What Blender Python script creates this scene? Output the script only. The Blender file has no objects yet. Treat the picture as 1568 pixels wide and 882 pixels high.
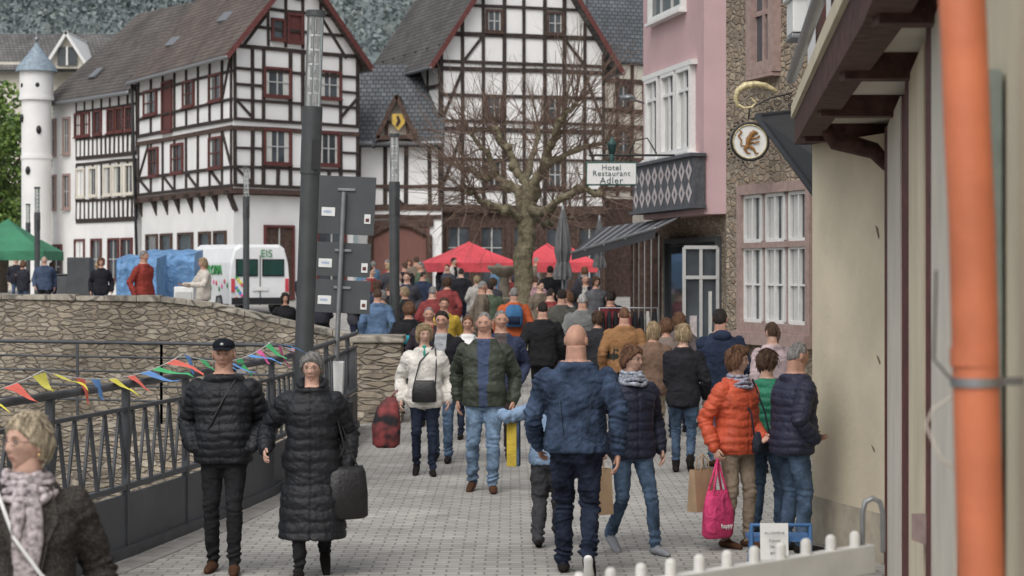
import bpy, math, random
import numpy as np
from mathutils import Vector, Matrix, noise
R=random.Random(7)
F=3200.0; CH=2.25
def PX(u,d): return (u-784)/F*d
def PZ(v,d): return CH-(v-414)*d/F
def P(u,v,d): return Vector((PX(u,d),d,PZ(v,d)))
def ss(t):
    t=min(1.0,max(0.0,t)); return t*t*(3-2*t)
def gz(x,y):
    b=1.2*min(1,max(0,(y-30)/45)); l=0.9*ss((-3.0-x)/2.5)*ss((y-31)/4)
    return max(b,l)
scene=bpy.context.scene
COL=scene.collection
# ------------------------------------------------------------ materials
def newmat(name):
    m=bpy.data.materials.new(name); m.use_nodes=True
    nt=m.node_tree; b=nt.nodes['Principled BSDF']; return m,nt,b
def c4(c): return (c[0],c[1],c[2],1)
def mat(name,col,rough=.8,var=.15,scale=6,bump=0.0,bscale=30,metal=0,col2=None,dist=.02,stretch=None,detail=4,spec=.5,fine=0):
    m,nt,b=newmat(name); N=nt.nodes;L=nt.links
    b.inputs['Roughness'].default_value=rough; b.inputs['Metallic'].default_value=metal; b.inputs['Specular IOR Level'].default_value=spec
    tc=N.new('ShaderNodeTexCoord'); src=tc.outputs['Object']
    if stretch:
        mp=N.new('ShaderNodeMapping'); mp.inputs['Scale'].default_value=stretch; L.new(src,mp.inputs[0]); src=mp.outputs[0]
    n=N.new('ShaderNodeTexNoise'); n.inputs['Scale'].default_value=scale; n.inputs['Detail'].default_value=detail; L.new(src,n.inputs['Vector'])
    r=N.new('ShaderNodeValToRGB'); L.new(n.outputs['Fac'],r.inputs[0])
    a=[max(0,x*(1-var)) for x in col]; c=col2 if col2 else [min(1,x*(1+var)) for x in col]
    r.color_ramp.elements[0].position=.32; r.color_ramp.elements[1].position=.68
    r.color_ramp.elements[0].color=c4(a); r.color_ramp.elements[1].color=c4(c)
    out=r.outputs[0]
    if fine:
        n3=N.new('ShaderNodeTexNoise'); n3.inputs['Scale'].default_value=170; n3.inputs['Detail'].default_value=2; L.new(src,n3.inputs['Vector'])
        mr=N.new('ShaderNodeMapRange'); mr.inputs[1].default_value=.3; mr.inputs[2].default_value=.7; mr.inputs[3].default_value=1-fine; mr.inputs[4].default_value=1+fine; L.new(n3.outputs['Fac'],mr.inputs[0])
        mx=N.new('ShaderNodeVectorMath'); mx.operation='SCALE'; L.new(out,mx.inputs[0]); L.new(mr.outputs[0],mx.inputs['Scale']); out=mx.outputs[0]
    L.new(out,b.inputs['Base Color'])
    if bump>0:
        n2=N.new('ShaderNodeTexNoise'); n2.inputs['Scale'].default_value=bscale; n2.inputs['Detail'].default_value=4; n2.inputs['Distortion'].default_value=.6; L.new(src,n2.inputs['Vector'])
        bp=N.new('ShaderNodeBump'); bp.inputs['Strength'].default_value=bump; bp.inputs['Distance'].default_value=dist
        L.new(n2.outputs['Fac'],bp.inputs['Height']); L.new(bp.outputs[0],b.inputs['Normal'])
    return m
def coords(nt,d=None):
    N=nt.nodes;L=nt.links
    tc=N.new('ShaderNodeTexCoord')
    if d is None: return tc.outputs['Object']
    dp=N.new('ShaderNodeVectorMath'); dp.operation='DOT_PRODUCT'; dp.inputs[1].default_value=(d[0],d[1],0); L.new(tc.outputs['Object'],dp.inputs[0])
    sx=N.new('ShaderNodeSeparateXYZ'); L.new(tc.outputs['Object'],sx.inputs[0])
    cx=N.new('ShaderNodeCombineXYZ'); L.new(dp.outputs['Value'],cx.inputs[0]); L.new(sx.outputs[2],cx.inputs[1])
    return cx.outputs[0]
def brickmat(name,d,c1,c2,mortar,bw,bh,ms=.012,distort=.02,bump=.5,rough=.85,offset=.5,stain=.25,bdist=.02):
    m,nt,b=newmat(name);N=nt.nodes;L=nt.links
    v=coords(nt,d)
    n=N.new('ShaderNodeTexNoise'); n.inputs['Scale'].default_value=2.5; L.new(v,n.inputs['Vector'])
    sc=N.new('ShaderNodeVectorMath'); sc.operation='SCALE'; sc.inputs['Scale'].default_value=distort; L.new(n.outputs['Color'],sc.inputs[0])
    ad=N.new('ShaderNodeVectorMath'); L.new(v,ad.inputs[0]); L.new(sc.outputs[0],ad.inputs[1])
    br=N.new('ShaderNodeTexBrick'); L.new(ad.outputs[0],br.inputs['Vector'])
    br.inputs['Color1'].default_value=c4(c1); br.inputs['Color2'].default_value=c4(c2); br.inputs['Mortar'].default_value=c4(mortar)
    br.inputs['Scale'].default_value=1; br.inputs['Brick Width'].default_value=bw; br.inputs['Row Height'].default_value=bh
    br.inputs['Mortar Size'].default_value=ms; br.inputs['Mortar Smooth'].default_value=.3; br.offset=offset
    n2=N.new('ShaderNodeTexNoise'); n2.inputs['Scale'].default_value=.7; n2.inputs['Detail'].default_value=8; n2.inputs['Roughness'].default_value=.65; L.new(v,n2.inputs['Vector'])
    mr=N.new('ShaderNodeMapRange'); mr.inputs[1].default_value=.3; mr.inputs[2].default_value=.7; mr.inputs[3].default_value=1-stain; mr.inputs[4].default_value=1+stain*.6
    L.new(n2.outputs['Fac'],mr.inputs[0])
    mx=N.new('ShaderNodeVectorMath'); mx.operation='SCALE'; L.new(br.outputs['Color'],mx.inputs[0]); L.new(mr.outputs[0],mx.inputs['Scale'])
    L.new(mx.outputs[0],b.inputs['Base Color']); b.inputs['Roughness'].default_value=rough; b.inputs['Specular IOR Level'].default_value=.3
    inv=N.new('ShaderNodeMath'); inv.operation='SUBTRACT'; inv.inputs[0].default_value=1; L.new(br.outputs['Fac'],inv.inputs[1])
    bp=N.new('ShaderNodeBump'); bp.inputs['Strength'].default_value=bump; bp.inputs['Distance'].default_value=bdist
    L.new(inv.outputs[0],bp.inputs['Height']); L.new(bp.outputs[0],b.inputs['Normal'])
    return m
def stonemat(name,d,cols,mortar,sx=3.0,sy=8.0,bump=.8,mw=.06):
    m,nt,b=newmat(name);N=nt.nodes;L=nt.links
    v=coords(nt,d)
    n=N.new('ShaderNodeTexNoise'); n.inputs['Scale'].default_value=2.2; n.inputs['Detail'].default_value=4; L.new(v,n.inputs['Vector'])
    sc=N.new('ShaderNodeVectorMath'); sc.operation='SCALE'; sc.inputs['Scale'].default_value=.10; L.new(n.outputs['Color'],sc.inputs[0])
    ad=N.new('ShaderNodeVectorMath'); L.new(v,ad.inputs[0]); L.new(sc.outputs[0],ad.inputs[1])
    mp=N.new('ShaderNodeMapping'); mp.inputs['Scale'].default_value=(sx,sy,1); L.new(ad.outputs[0],mp.inputs[0])
    v1=N.new('ShaderNodeTexVoronoi'); v1.inputs['Scale'].default_value=1; v1.inputs['Randomness'].default_value=.8; L.new(mp.outputs[0],v1.inputs['Vector'])
    v2=N.new('ShaderNodeTexVoronoi'); v2.feature='DISTANCE_TO_EDGE'; v2.inputs['Scale'].default_value=1; v2.inputs['Randomness'].default_value=.8; L.new(mp.outputs[0],v2.inputs['Vector'])
    sep=N.new('ShaderNodeSeparateColor'); L.new(v1.outputs['Color'],sep.inputs[0])
    r=N.new('ShaderNodeValToRGB'); L.new(sep.outputs[0],r.inputs[0])
    while len(r.color_ramp.elements)<len(cols): r.color_ramp.elements.new(.5)
    for i,c in enumerate(cols):
        r.color_ramp.elements[i].position=i/(len(cols)-1); r.color_ramp.elements[i].color=c4(c)
    n3=N.new('ShaderNodeTexNoise'); n3.inputs['Scale'].default_value=7; n3.inputs['Detail'].default_value=8; n3.inputs['Roughness'].default_value=.7; L.new(v,n3.inputs['Vector'])
    mr=N.new('ShaderNodeMapRange'); mr.inputs[1].default_value=.3; mr.inputs[2].default_value=.7; mr.inputs[3].default_value=.65; mr.inputs[4].default_value=1.25; L.new(n3.outputs['Fac'],mr.inputs[0])
    n4=N.new('ShaderNodeTexNoise'); n4.inputs['Scale'].default_value=.55; n4.inputs['Detail'].default_value=5; L.new(v,n4.inputs['Vector'])
    mr4=N.new('ShaderNodeMapRange'); mr4.inputs[1].default_value=.35; mr4.inputs[2].default_value=.65; mr4.inputs[3].default_value=.72; mr4.inputs[4].default_value=1.12; L.new(n4.outputs['Fac'],mr4.inputs[0])
    mm=N.new('ShaderNodeMath'); mm.operation='MULTIPLY'; L.new(mr.outputs[0],mm.inputs[0]); L.new(mr4.outputs[0],mm.inputs[1])
    e=N.new('ShaderNodeMapRange'); e.inputs[1].default_value=mw*.3; e.inputs[2].default_value=mw*1.8; L.new(v2.outputs['Distance'],e.inputs[0])
    mix=N.new('ShaderNodeMix'); mix.data_type='RGBA'; L.new(e.outputs[0],mix.inputs['Factor']); mix.inputs[6].default_value=c4(mortar); L.new(r.outputs[0],mix.inputs[7])
    mx=N.new('ShaderNodeVectorMath'); mx.operation='SCALE'; L.new(mix.outputs[2],mx.inputs[0]); L.new(mm.outputs[0],mx.inputs['Scale'])
    L.new(mx.outputs[0],b.inputs['Base Color']); b.inputs['Roughness'].default_value=.92; b.inputs['Specular IOR Level'].default_value=.25
    hs=N.new('ShaderNodeMath'); hs.operation='MULTIPLY_ADD'; hs.inputs[1].default_value=.8; L.new(n3.outputs['Fac'],hs.inputs[0]); L.new(e.outputs[0],hs.inputs[2])
    bp=N.new('ShaderNodeBump'); bp.inputs['Strength'].default_value=bump; bp.inputs['Distance'].default_value=.03
    L.new(hs.outputs[0],bp.inputs['Height']); L.new(bp.outputs[0],b.inputs['Normal'])
    return m
M={}
M['plaster']=mat('white_plaster',(.80,.795,.78),.9,.05,1.1,.15,25,detail=8,spec=.2)
M['timber']=mat('dark_timber',(.048,.038,.034),.8,.4,9,.3,60,spec=.2)
M['timber2']=mat('brown_timber',(.085,.055,.045),.8,.35,9,.3,60,spec=.2)
M['red']=mat('oxblood_wood',(.12,.04,.036),.65,.25,12,.2,60,spec=.3)
M['redbrown']=mat('redbrown_gate',(.17,.075,.06),.7,.2,8,.2,40,stretch=(8,8,.5))
M['glass']=mat('window_glass',(.06,.07,.08),.07,.5,1.2)
M['curtain']=mat('curtain',(.56,.56,.53),.9,.2,14,stretch=(12,12,.4))
M['whitepaint']=mat('white_paint',(.74,.74,.72),.5,.05,10)
M['greypaint']=mat('pale_grey_paint',(.48,.48,.47),.5,.08,10)
M['metal']=mat('grey_steel',(.28,.29,.30),.4,.1,10,metal=.7)
M['lampmetal']=mat('anthracite_metal',(.055,.060,.062),.45,.15,6,.05,80)
M['railmetal']=mat('dark_rail_metal',(.06,.064,.072),.5,.2,5,.05,60)
M['signback']=mat('sign_back_grey',(.065,.07,.074),.6,.12,3)
M['black']=mat('black_plastic',(.012,.012,.014),.5,.2,8)
M['pink']=mat('pink_render',(.54,.37,.375),.9,.07,1.5,.15,30,detail=8,spec=.2)
M['pinkstone']=mat('pink_sandstone',(.35,.25,.225),.85,.15,12,.3,30)
M['cream']=mat('cream_render',(.66,.585,.44),.88,.10,1.8,.25,14,detail=10,spec=.2)
M['creamw']=mat('pale_render',(.64,.60,.52),.88,.08,1.8,.2,18,detail=8,spec=.2)
M['orange']=mat('orange_pipe_paint',(.56,.17,.08),.5,.16,5,.08,30,detail=8)
def skinm(c,n):
    m=mat(n,c,.6,.16,20,.2,70,spec=.25); b=m.node_tree.nodes['Principled BSDF']
    b.inputs['Subsurface Weight'].default_value=.12; b.inputs['Subsurface Radius'].default_value=(.01,.004,.002); return m
SK={'a':skinm((.54,.34,.265),'skin_light'),'b':skinm((.47,.27,.20),'skin_ruddy'),'c':skinm((.42,.24,.17),'skin_tan')}
M['lip']=mat('lips',(.34,.15,.13),.5,.1,20)
M['eyew']=mat('eye_white',(.45,.42,.39),.4,.03,20)
M['iris']=mat('iris',(.05,.035,.03),.3,.1,20)
M['brow']=mat('eyebrow',(.19,.13,.10),.85,.2,80)
def hairm(c,n): return mat(n,[x*.5 for x in c],.7,.3,32,.9,60,col2=[min(1,x*1.3) for x in c],stretch=(2.2,2.2,.22),dist=.02,spec=.25,detail=8)
HA={'blond':hairm((.44,.33,.20),'hair_blond'),'grey':hairm((.27,.26,.25),'hair_grey'),'brown':hairm((.10,.06,.04),'hair_brown'),'dark':hairm((.035,.028,.024),'hair_dark'),'ginger':hairm((.19,.10,.06),'hair_auburn'),'white':hairm((.45,.44,.42),'hair_white'),'lblond':hairm((.54,.45,.32),'hair_light_blond')}
_cl={}
def cloth(col,rough=.9,kind='c'):
    k=(tuple(round(x,3) for x in col),rough,kind)
    if k in _cl: return _cl[k]
    nm='cloth_%03d'%len(_cl)
    if kind=='denim': m=mat('denim_%03d'%len(_cl),[x*.5 for x in col],.95,.1,7,.5,45,col2=[min(1,x*1.45) for x in col],dist=.008,spec=.12,detail=8,fine=.35)
    elif kind=='nylon': m=mat('nylon_%03d'%len(_cl),col,.55,.2,9,.6,24,dist=.018,spec=.3)
    elif kind=='pattern': m=mat('pattern_%03d'%len(_cl),[x*.3 for x in col],.9,.1,40,.3,60,col2=[min(1,x*1.1) for x in col],spec=.15)
    elif kind=='tweed': m=mat('tweed_%03d'%len(_cl),[x*.5 for x in col],.95,.1,110,.7,130,col2=[min(1,x*1.9) for x in col],dist=.008,spec=.1)
    else: m=mat(nm,col,rough,.22,6,.6,26,dist=.018,spec=.12,fine=.18)
    _cl[k]=m; return m
# ------------------------------------------------------------ mesh builder
class MB:
    def __init__(s): s.v=[];s.f=[];s.m=[];s.sm=[];s.mats=[]
    def mi(s,m):
        if m not in s.mats: s.mats.append(m)
        return s.mats.index(m)
    def add(s,vs,fs,m,smooth=False):
        o=len(s.v); s.v.extend([tuple(v) for v in vs]); k=s.mi(m)
        for f in fs: s.f.append([i+o for i in f]); s.m.append(k); s.sm.append(smooth)
    def hexa(s,p,m):
        s.add(p,[(3,2,1,0),(4,5,6,7),(0,1,5,4),(1,2,6,5),(2,3,7,6),(3,0,4,7)],m)
    def box(s,c,size,m,rz=0,rx=0,ry=0):
        r=Matrix.Rotation(rz,3,'Z')@Matrix.Rotation(ry,3,'Y')@Matrix.Rotation(rx,3,'X'); c=Vector(c); hx,hy,hz=[q/2 for q in size]
        p=[c+r@Vector(q) for q in [(-hx,-hy,-hz),(hx,-hy,-hz),(hx,hy,-hz),(-hx,hy,-hz),(-hx,-hy,hz),(hx,-hy,hz),(hx,hy,hz),(-hx,hy,hz)]]
        s.hexa(p,m)
    def beam(s,a,b,w,d,m,n=Vector((0,-1,0))):
        a=Vector(a);b=Vector(b); ax=(b-a).normalized(); n=Vector(n)
        side=ax.cross(n)
        if side.length<1e-4: side=ax.cross(Vector((1,0,0)))
        side.normalize(); nn=side.cross(ax).normalized()
        x=side*w/2; y=nn*d/2
        s.hexa([a-x-y,a+x-y,a+x+y,a-x+y,b-x-y,b+x-y,b+x+y,b-x+y],m)
    def tube(s,pts,rads,m,n=8,flat=None,caps=True,round_=True):
        pts=[Vector(p) for p in pts]
        if not hasattr(rads,'__len__'): rads=[rads]*len(pts)
        rads=list(rads)
        if caps and round_:
            d0=(pts[0]-pts[1]).normalized(); d1=(pts[-1]-pts[-2]).normalized()
            p=[pts[0]+d0*rads[0]*.85, pts[0]+d0*rads[0]*.55]+pts+[pts[-1]+d1*rads[-1]*.55, pts[-1]+d1*rads[-1]*.85]
            r=[rads[0]*.4,rads[0]*.8]+rads+[rads[-1]*.8,rads[-1]*.4]
            pts,rads=p,r
        vs=[];fs=[];prev=None
        for i,p in enumerate(pts):
            t=(pts[min(i+1,len(pts)-1)]-pts[max(i-1,0)]).normalized()
            if prev is None:
                ref=Vector((0,0,1)) if abs(t.z)<.9 else Vector((1,0,0))
                x=t.cross(ref).normalized()
            else:
                x=(prev-t*prev.dot(t)).normalized()
            prev=x; y=t.cross(x)
            for k in range(n):
                a=2*math.pi*k/n; o=(x*math.cos(a)+y*math.sin(a))*rads[i]
                if flat: o=Vector((o.x*flat[0],o.y*flat[1],o.z*flat[2]))
                vs.append(p+o)
        for i in range(len(pts)-1):
            for k in range(n):
                a=i*n+k;b=i*n+(k+1)%n; fs.append((a,b,b+n,a+n))
        s.add(vs,fs,m,True)
        if caps:
            o=len(s.v)-len(vs); k_=s.mi(m)
            if round_:
                for f in (tuple(range(n))[::-1],tuple(range((len(pts)-1)*n,len(pts)*n))): s.f.append([i+o for i in f]); s.m.append(k_); s.sm.append(True)
            else:
                s.add(vs[:n],[tuple(range(n))[::-1]],m,False); s.add(vs[-n:],[tuple(range(n))],m,False)
    def loft(s,rings,m,n=20,e=2.4,smooth=True):
        vs=[];fs=[]
        for (z,cx,cy,rx,ry) in rings:
            for k in range(n):
                a=2*math.pi*k/n; c=math.cos(a);si=math.sin(a)
                vs.append((cx+rx*math.copysign(abs(c)**(2/e),c),cy+ry*math.copysign(abs(si)**(2/e),si),z))
        for i in range(len(rings)-1):
            for k in range(n):
                a=i*n+k;b=i*n+(k+1)%n; fs.append((a,b,b+n,a+n))
        fs.append(tuple(range(n))[::-1]); q=(len(rings)-1)*n; fs.append(tuple(range(q,q+n)))
        s.add(vs,fs,m,smooth)
    def sphere(s,c,r,m,seg=14,rg=10,rot=None):
        if not hasattr(r,'__len__'): r=(r,r,r)
        vs=[];fs=[];c=Vector(c)
        for i in range(rg+1):
            th=math.pi*i/rg
            for k in range(seg):
                a=2*math.pi*k/seg
                p=Vector((r[0]*math.sin(th)*math.cos(a),r[1]*math.sin(th)*math.sin(a),r[2]*math.cos(th)))
                if rot: p=rot@p
                vs.append(c+p)
        for i in range(rg):
            for k in range(seg):
                a=i*seg+k;b=i*seg+(k+1)%seg; fs.append((a,a+seg,b+seg,b))
        s.add(vs,fs,m,True)
    def prism(s,poly,z0,z1,m):
        n=len(poly); ar=sum(poly[i][0]*poly[(i+1)%n][1]-poly[(i+1)%n][0]*poly[i][1] for i in range(n))
        if ar<0: poly=poly[::-1]
        vs=[(p[0],p[1],z0) for p in poly]+[(p[0],p[1],z1) for p in poly]
        fs=[tuple(range(n))[::-1],tuple(range(n,2*n))]+[(i,(i+1)%n,(i+1)%n+n,i+n) for i in range(n)]
        s.add(vs,fs,m)
    def slab(s,q,t,m):
        q=[Vector(p) for p in q]; nn=(q[1]-q[0]).cross(q[2]-q[0]).normalized()
        if nn.z<0: nn=-nn
        lo=[p-nn*t for p in q]; n=len(q)
        fs=[tuple(range(n)),tuple(range(n,2*n))[::-1]]+[(i,i+n,(i+1)%n+n,(i+1)%n) for i in range(n)]
        s.add(q+lo,fs,m)
    def obj(s,name,parent=None,bevel=0):
        me=bpy.data.meshes.new(name); me.from_pydata(s.v,[],s.f)
        for m in s.mats: me.materials.append(m)
        me.polygons.foreach_set('material_index',s.m); me.polygons.foreach_set('use_smooth',s.sm); me.update()
        o=bpy.data.objects.new(name,me); COL.objects.link(o)
        if parent: o.parent=parent
        if bevel:
            b=o.modifiers.new('b','BEVEL'); b.width=bevel; b.segments=2; b.limit_method='ANGLE'
        return o
def empty(name,loc=(0,0,0),rz=0):
    e=bpy.data.objects.new(name,None); COL.objects.link(e); e.location=loc; e.rotation_euler=(0,0,rz); e.empty_display_size=.1; return e
def text(s,parent,loc,size,m,rot,ext=.003,name='lettering',align='CENTER',sp=1.0):
    c=bpy.data.curves.new(name,'FONT'); c.body=s; c.size=size; c.extrude=ext; c.align_x=align; c.align_y='CENTER'; c.space_character=sp
    c.materials.append(m); o=bpy.data.objects.new(name,c); COL.objects.link(o); o.location=loc; o.rotation_euler=rot
    if parent: o.parent=parent
    return o
# ------------------------------------------------------------ PEOPLE
def head_dirs(seg=56,rg=44):
    vs=[];fs=[]
    for i in range(rg+1):
        th=math.pi*i/rg
        for k in range(seg):
            a=2*math.pi*k/seg; vs.append((math.sin(th)*math.sin(a),-math.sin(th)*math.cos(a),math.cos(th)))
    for i in range(rg):
        for k in range(seg):
            a=i*seg+k;b=i*seg+(k+1)%seg; fs.append((a,a+seg,b+seg,b))
    return vs,fs
HD2,HF2=head_dirs(96,56)
_head={}
def head_mesh(fem):
    if fem in _head: return _head[fem]
    g=lambda x,s: math.exp(-(x/s)**2)
    mb=MB(); vs=[]
    for (x,y,z) in HD2:
        X=(.070 if fem else .0745)*x;Y=.094*y;Z=(.118 if z<0 else .112)*z
        if z>0: X*=1+.06*z*(1-z)*2
        if z<0:
            t=(-z)**1.4; X*=1-(.36 if fem else .27)*t
            if y>0: Y*=1-.5*t
            else: Y*=1-.02*t
            if y<0: Z*=1-.04
        if y<-.1:
            fr=ss((-y-.1)/.5)
            Y=Y*(1-.05*fr)
            nz=ss((.020-Z)/.05)*ss((Z+.040)/.010)
            Y-=fr*nz*(.017 if fem else .021)*g(X,.0105+.006*ss(-Z/.04))
            for sx in(-1,1):
                Y+=fr*.0075*g(X-sx*.030,.016)*g(Z-.008,.011)
                Y-=fr*.0035*g(X-sx*.013,.006)*g(Z+.03,.007)
                Y+=fr*.0022*g(X-sx*(.026+.25*max(0,-Z-.03)),.006)*g(Z+.05,.02)
                Y-=fr*.005*g(X-sx*.040,.018)*g(Z+.022,.02)
                X-=sx*.003*g(X-sx*.06,.02)*g(Z+.05,.025)
            Y-=fr*.005*g(Z-.028,.011)*g(X,.05)
            Y-=fr*.006*g(Z+.060,.010)*g(X,.022)
            Y+=fr*.0035*g(Z+.060,.0025)*g(X,.02)
            Y+=fr*.003*g(Z+.077,.006)*g(X,.02)
            Y-=fr*.008*g(Z+.1,.014)*g(X,.020)
            Y+=noise.noise(Vector((X*60,Y*60,Z*90)))*.0012
        elif y>.3 and z<0:
            Y-=.004*g(Z+.055,.007); Y+=.003*g(Z+.035,.012)
        vs.append((X,Y,Z))
    skin=SK['a']; mb.mi(skin)
    mb.add(vs,HF2,skin,True)
    k=mb.mi(M['lip'])
    for i,f in enumerate(mb.f):
        c=[sum(mb.v[q][j] for q in f)/4 for j in range(3)]
        if c[1]<-.06 and abs(c[0])<.021 and abs(c[2]+.0605)<.0062: mb.m[i]=k
    ex=.070 if fem else .0745
    for sx in(-1,1):
        mb.sphere((sx*ex*1.04,.012,-.002),(.008,.018,.031),skin,10,8,Matrix.Rotation(sx*.45,3,'Z'))
        mb.sphere((sx*.030,-.0735,.006),(.0115,.0105,.0062),M['eyew'],10,8)
        mb.sphere((sx*.030,-.0828,.006),(.0048,.0026,.0050),M['iris'],8,6)
        mb.tube([(sx*.017,-.0855,.024),(sx*.031,-.0865,.028),(sx*.046,-.079,.0245)],[.0022,.0026,.0012],M['brow'],6)
        mb.tube([(sx*.018,-.0815,.0115),(sx*.030,-.0845,.0135),(sx*.042,-.078,.0105)],[.0018,.0026,.0015],skin,6)
        mb.tube([(sx*.019,-.0815,.0015),(sx*.030,-.0835,-.0005),(sx*.041,-.078,.002)],[.0015,.002,.0012],skin,6)
    o=mb.obj('h'); me=o.data; bpy.data.objects.remove(o); _head[fem]=me; return me
def hl_interp(tab,a):
    for i in range(len(tab)-1):
        if a<=tab[i+1][0]:
            t=(a-tab[i][0])/(tab[i+1][0]-tab[i][0]); return tab[i][1]*(1-t)+tab[i+1][1]*t
    return tab[-1][1]
HST={'short':(.008,[(0,.60),(.6,.56),(.95,.32),(1.25,.10),(1.5,.2),(1.75,-.2),(3.2,-.5)]),
 'crop':(.0035,[(0,.70),(.6,.64),(.95,.36),(1.25,.1),(1.5,.2),(1.75,-.15),(3.2,-.45)]),
 'pixie':(.016,[(0,.50),(.5,.46),(.9,.27),(1.2,0),(1.5,-.1),(1.9,-.5),(3.2,-.62)]),
 'bob':(.020,[(0,.50),(.5,.46),(.9,.2),(1.15,-.3),(1.5,-.52),(2.2,-.72),(3.2,-.8)]),
 'long':(.019,[(0,.55),(.5,.5),(.9,.2),(1.1,-.5),(1.5,-.85),(2.2,-1.1),(3.2,-1.1)]),
 'tied':(.007,[(0,.56),(.5,.5),(.95,.24),(1.3,0),(1.6,-.05),(1.9,-.4),(3.2,-.6)])}
_hair={}
def hair_mesh(style,var=0):
    if (style,var) in _hair: return _hair[(style,var)]
    th,tab=HST[style]; mb=MB(); vs=[]
    for (x,y,z) in HD2:
        a=math.atan2(abs(x),-y); h=hl_interp(tab,min(a,3.14)); sa=math.atan2(x,-y)
        h+=noise.noise(Vector((sa*5,var*3.3,1)))*.10
        X=.0735*x;Y=.094*y;Z=(.118 if z<0 else .113)*z
        inn=ss((z-h)/.13+.35)
        nz=noise.noise(Vector((x*2.5+var*7,y*2.5,z*2+5)))*.55+noise.noise(Vector((x*7,y*7+var*5,z*3)))*.45+noise.noise(Vector((x*24+z*5,y*24,z*5+var)))*.35
        off=-.012+inn*(.012+th*(1+nz*.9))
        if z<0:
            t=(-z)**1.4; j=1-.30*t*(1-inn*.6); X*=j
            if y>0: Y*=1-.30*t-.2*t*(1-inn)
            if style=='long' and inn>.3: Z*=1.45
        top=1+.2*max(0,z)
        vs.append((X+x*off,Y+y*off,Z+z*off*top))
    mb.add(vs,HF2,HA['brown'],True)
    if style in('bob','pixie','long','short'):
        rr=random.Random(var*17+len(style))
        for i in range(170 if style!='short' else 80):
            k=rr.randrange(len(HD2)); x,y,z=HD2[k]; a=math.atan2(abs(x),-y); h=hl_interp(tab,min(a,3.14))
            if z<h+.12 or z>.97: continue
            p=Vector(vs[k]); n=Vector((x,y,z)); dn=(Vector((0,0,-1))+n*z).normalized(); sd=n.cross(dn)*rr.uniform(-.5,.5)
            L=th*2.2+.012; q=p-n*.004
            mb.tube([q-dn*L*.5,q+n*.004,q+(dn+sd)*L*.6+n*.003,q+(dn+sd*1.5)*L*1.1-n*.001],[.0025,.0038,.0032,.001],HA['brown'],5,caps=False)
    if style=='tied':
        mb.sphere((0,.105,.03),(.03,.03,.032),HA['brown'])
        mb.tube([(0,.115,.03),(0,.14,.0),(.01,.135,-.06),(.01,.125,-.12)],[.018,.022,.02,.006],HA['brown'],10)
    o=mb.obj('h'); me=o.data; bpy.data.objects.remove(o); _hair[(style,var)]=me; return me
_hand={}
def hand_mesh(side,curl):
    k=(side,curl)
    if k in _hand: return _hand[k]
    mb=MB(); S=SK['a']
    rings=[(.015,0,0,.019,.024),(0,0,0,.018,.025),(-.03,0,0,.017,.034),(-.06,.001,0,.0155,.041),(-.09,.002,0,.0125,.040),(-.1,.003,0,.008,.034)]
    mb.loft(rings[::-1],S,14)
    for yy,ln,z0 in((-.030,.074,-.09),(-.010,.083,-.096),(.011,.078,-.094),(.031,.060,-.086)):
        a=.25*curl; p=Vector((0,yy,z0+.02)); pts=[p.copy()]; p=p+Vector((0.0,yy*.05,-.02)); pts.append(p.copy())
        for q,(fr,da) in enumerate(((.45,.35),(.3,.75),(.25,.6))):
            a+=da*curl; p=p+Vector((math.sin(a),yy*.4*(1-curl*.5),-math.cos(a)))*ln*fr; pts.append(p.copy())
        mb.tube(pts,[.0095,.0098,.009,.008,.0068],S,8)
    mb.tube([(.004,-.018,-.018),(.010,-.038,-.042),(.016,-.050-.004*(1-curl),-.066),(.020+.012*curl,-.046,-.092)],[.013,.013,.0105,.008],S,8)
    if side>0: mb.v=[(-x,y,z) for x,y,z in mb.v]; mb.f=[f[::-1] for f in mb.f]
    o=mb.obj('h'); me=o.data; bpy.data.objects.remove(o); _hand[k]=me; return me
def ik(a,c,l1,l2,pole):
    d=c-a; L=d.length; m=l1+l2
    if L>m*.999: c=a+d*(m*.999/L); d=c-a; L=d.length
    x=(l1*l1-l2*l2+L*L)/(2*L); h=math.sqrt(max(0,l1*l1-x*x)); u=d/L
    p=pole-u*pole.dot(u); p.normalize(); return a+u*x+p*h,c
ARM={'down':(.150,-.005,.505),'swingf':(.140,-.10,.52),'swingb':(.150,.10,.515),'pocket':(.118,-.055,.545),'front':(.03,-.135,.625),'belly':(.06,-.12,.56),'strap':(.06,-.10,.74),'carry':(.150,-.02,.49),'fwd':(.13,-.22,.66),'linked':(.19,-.06,.58),'out':(.24,-.05,.60)}
_body={}
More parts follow.
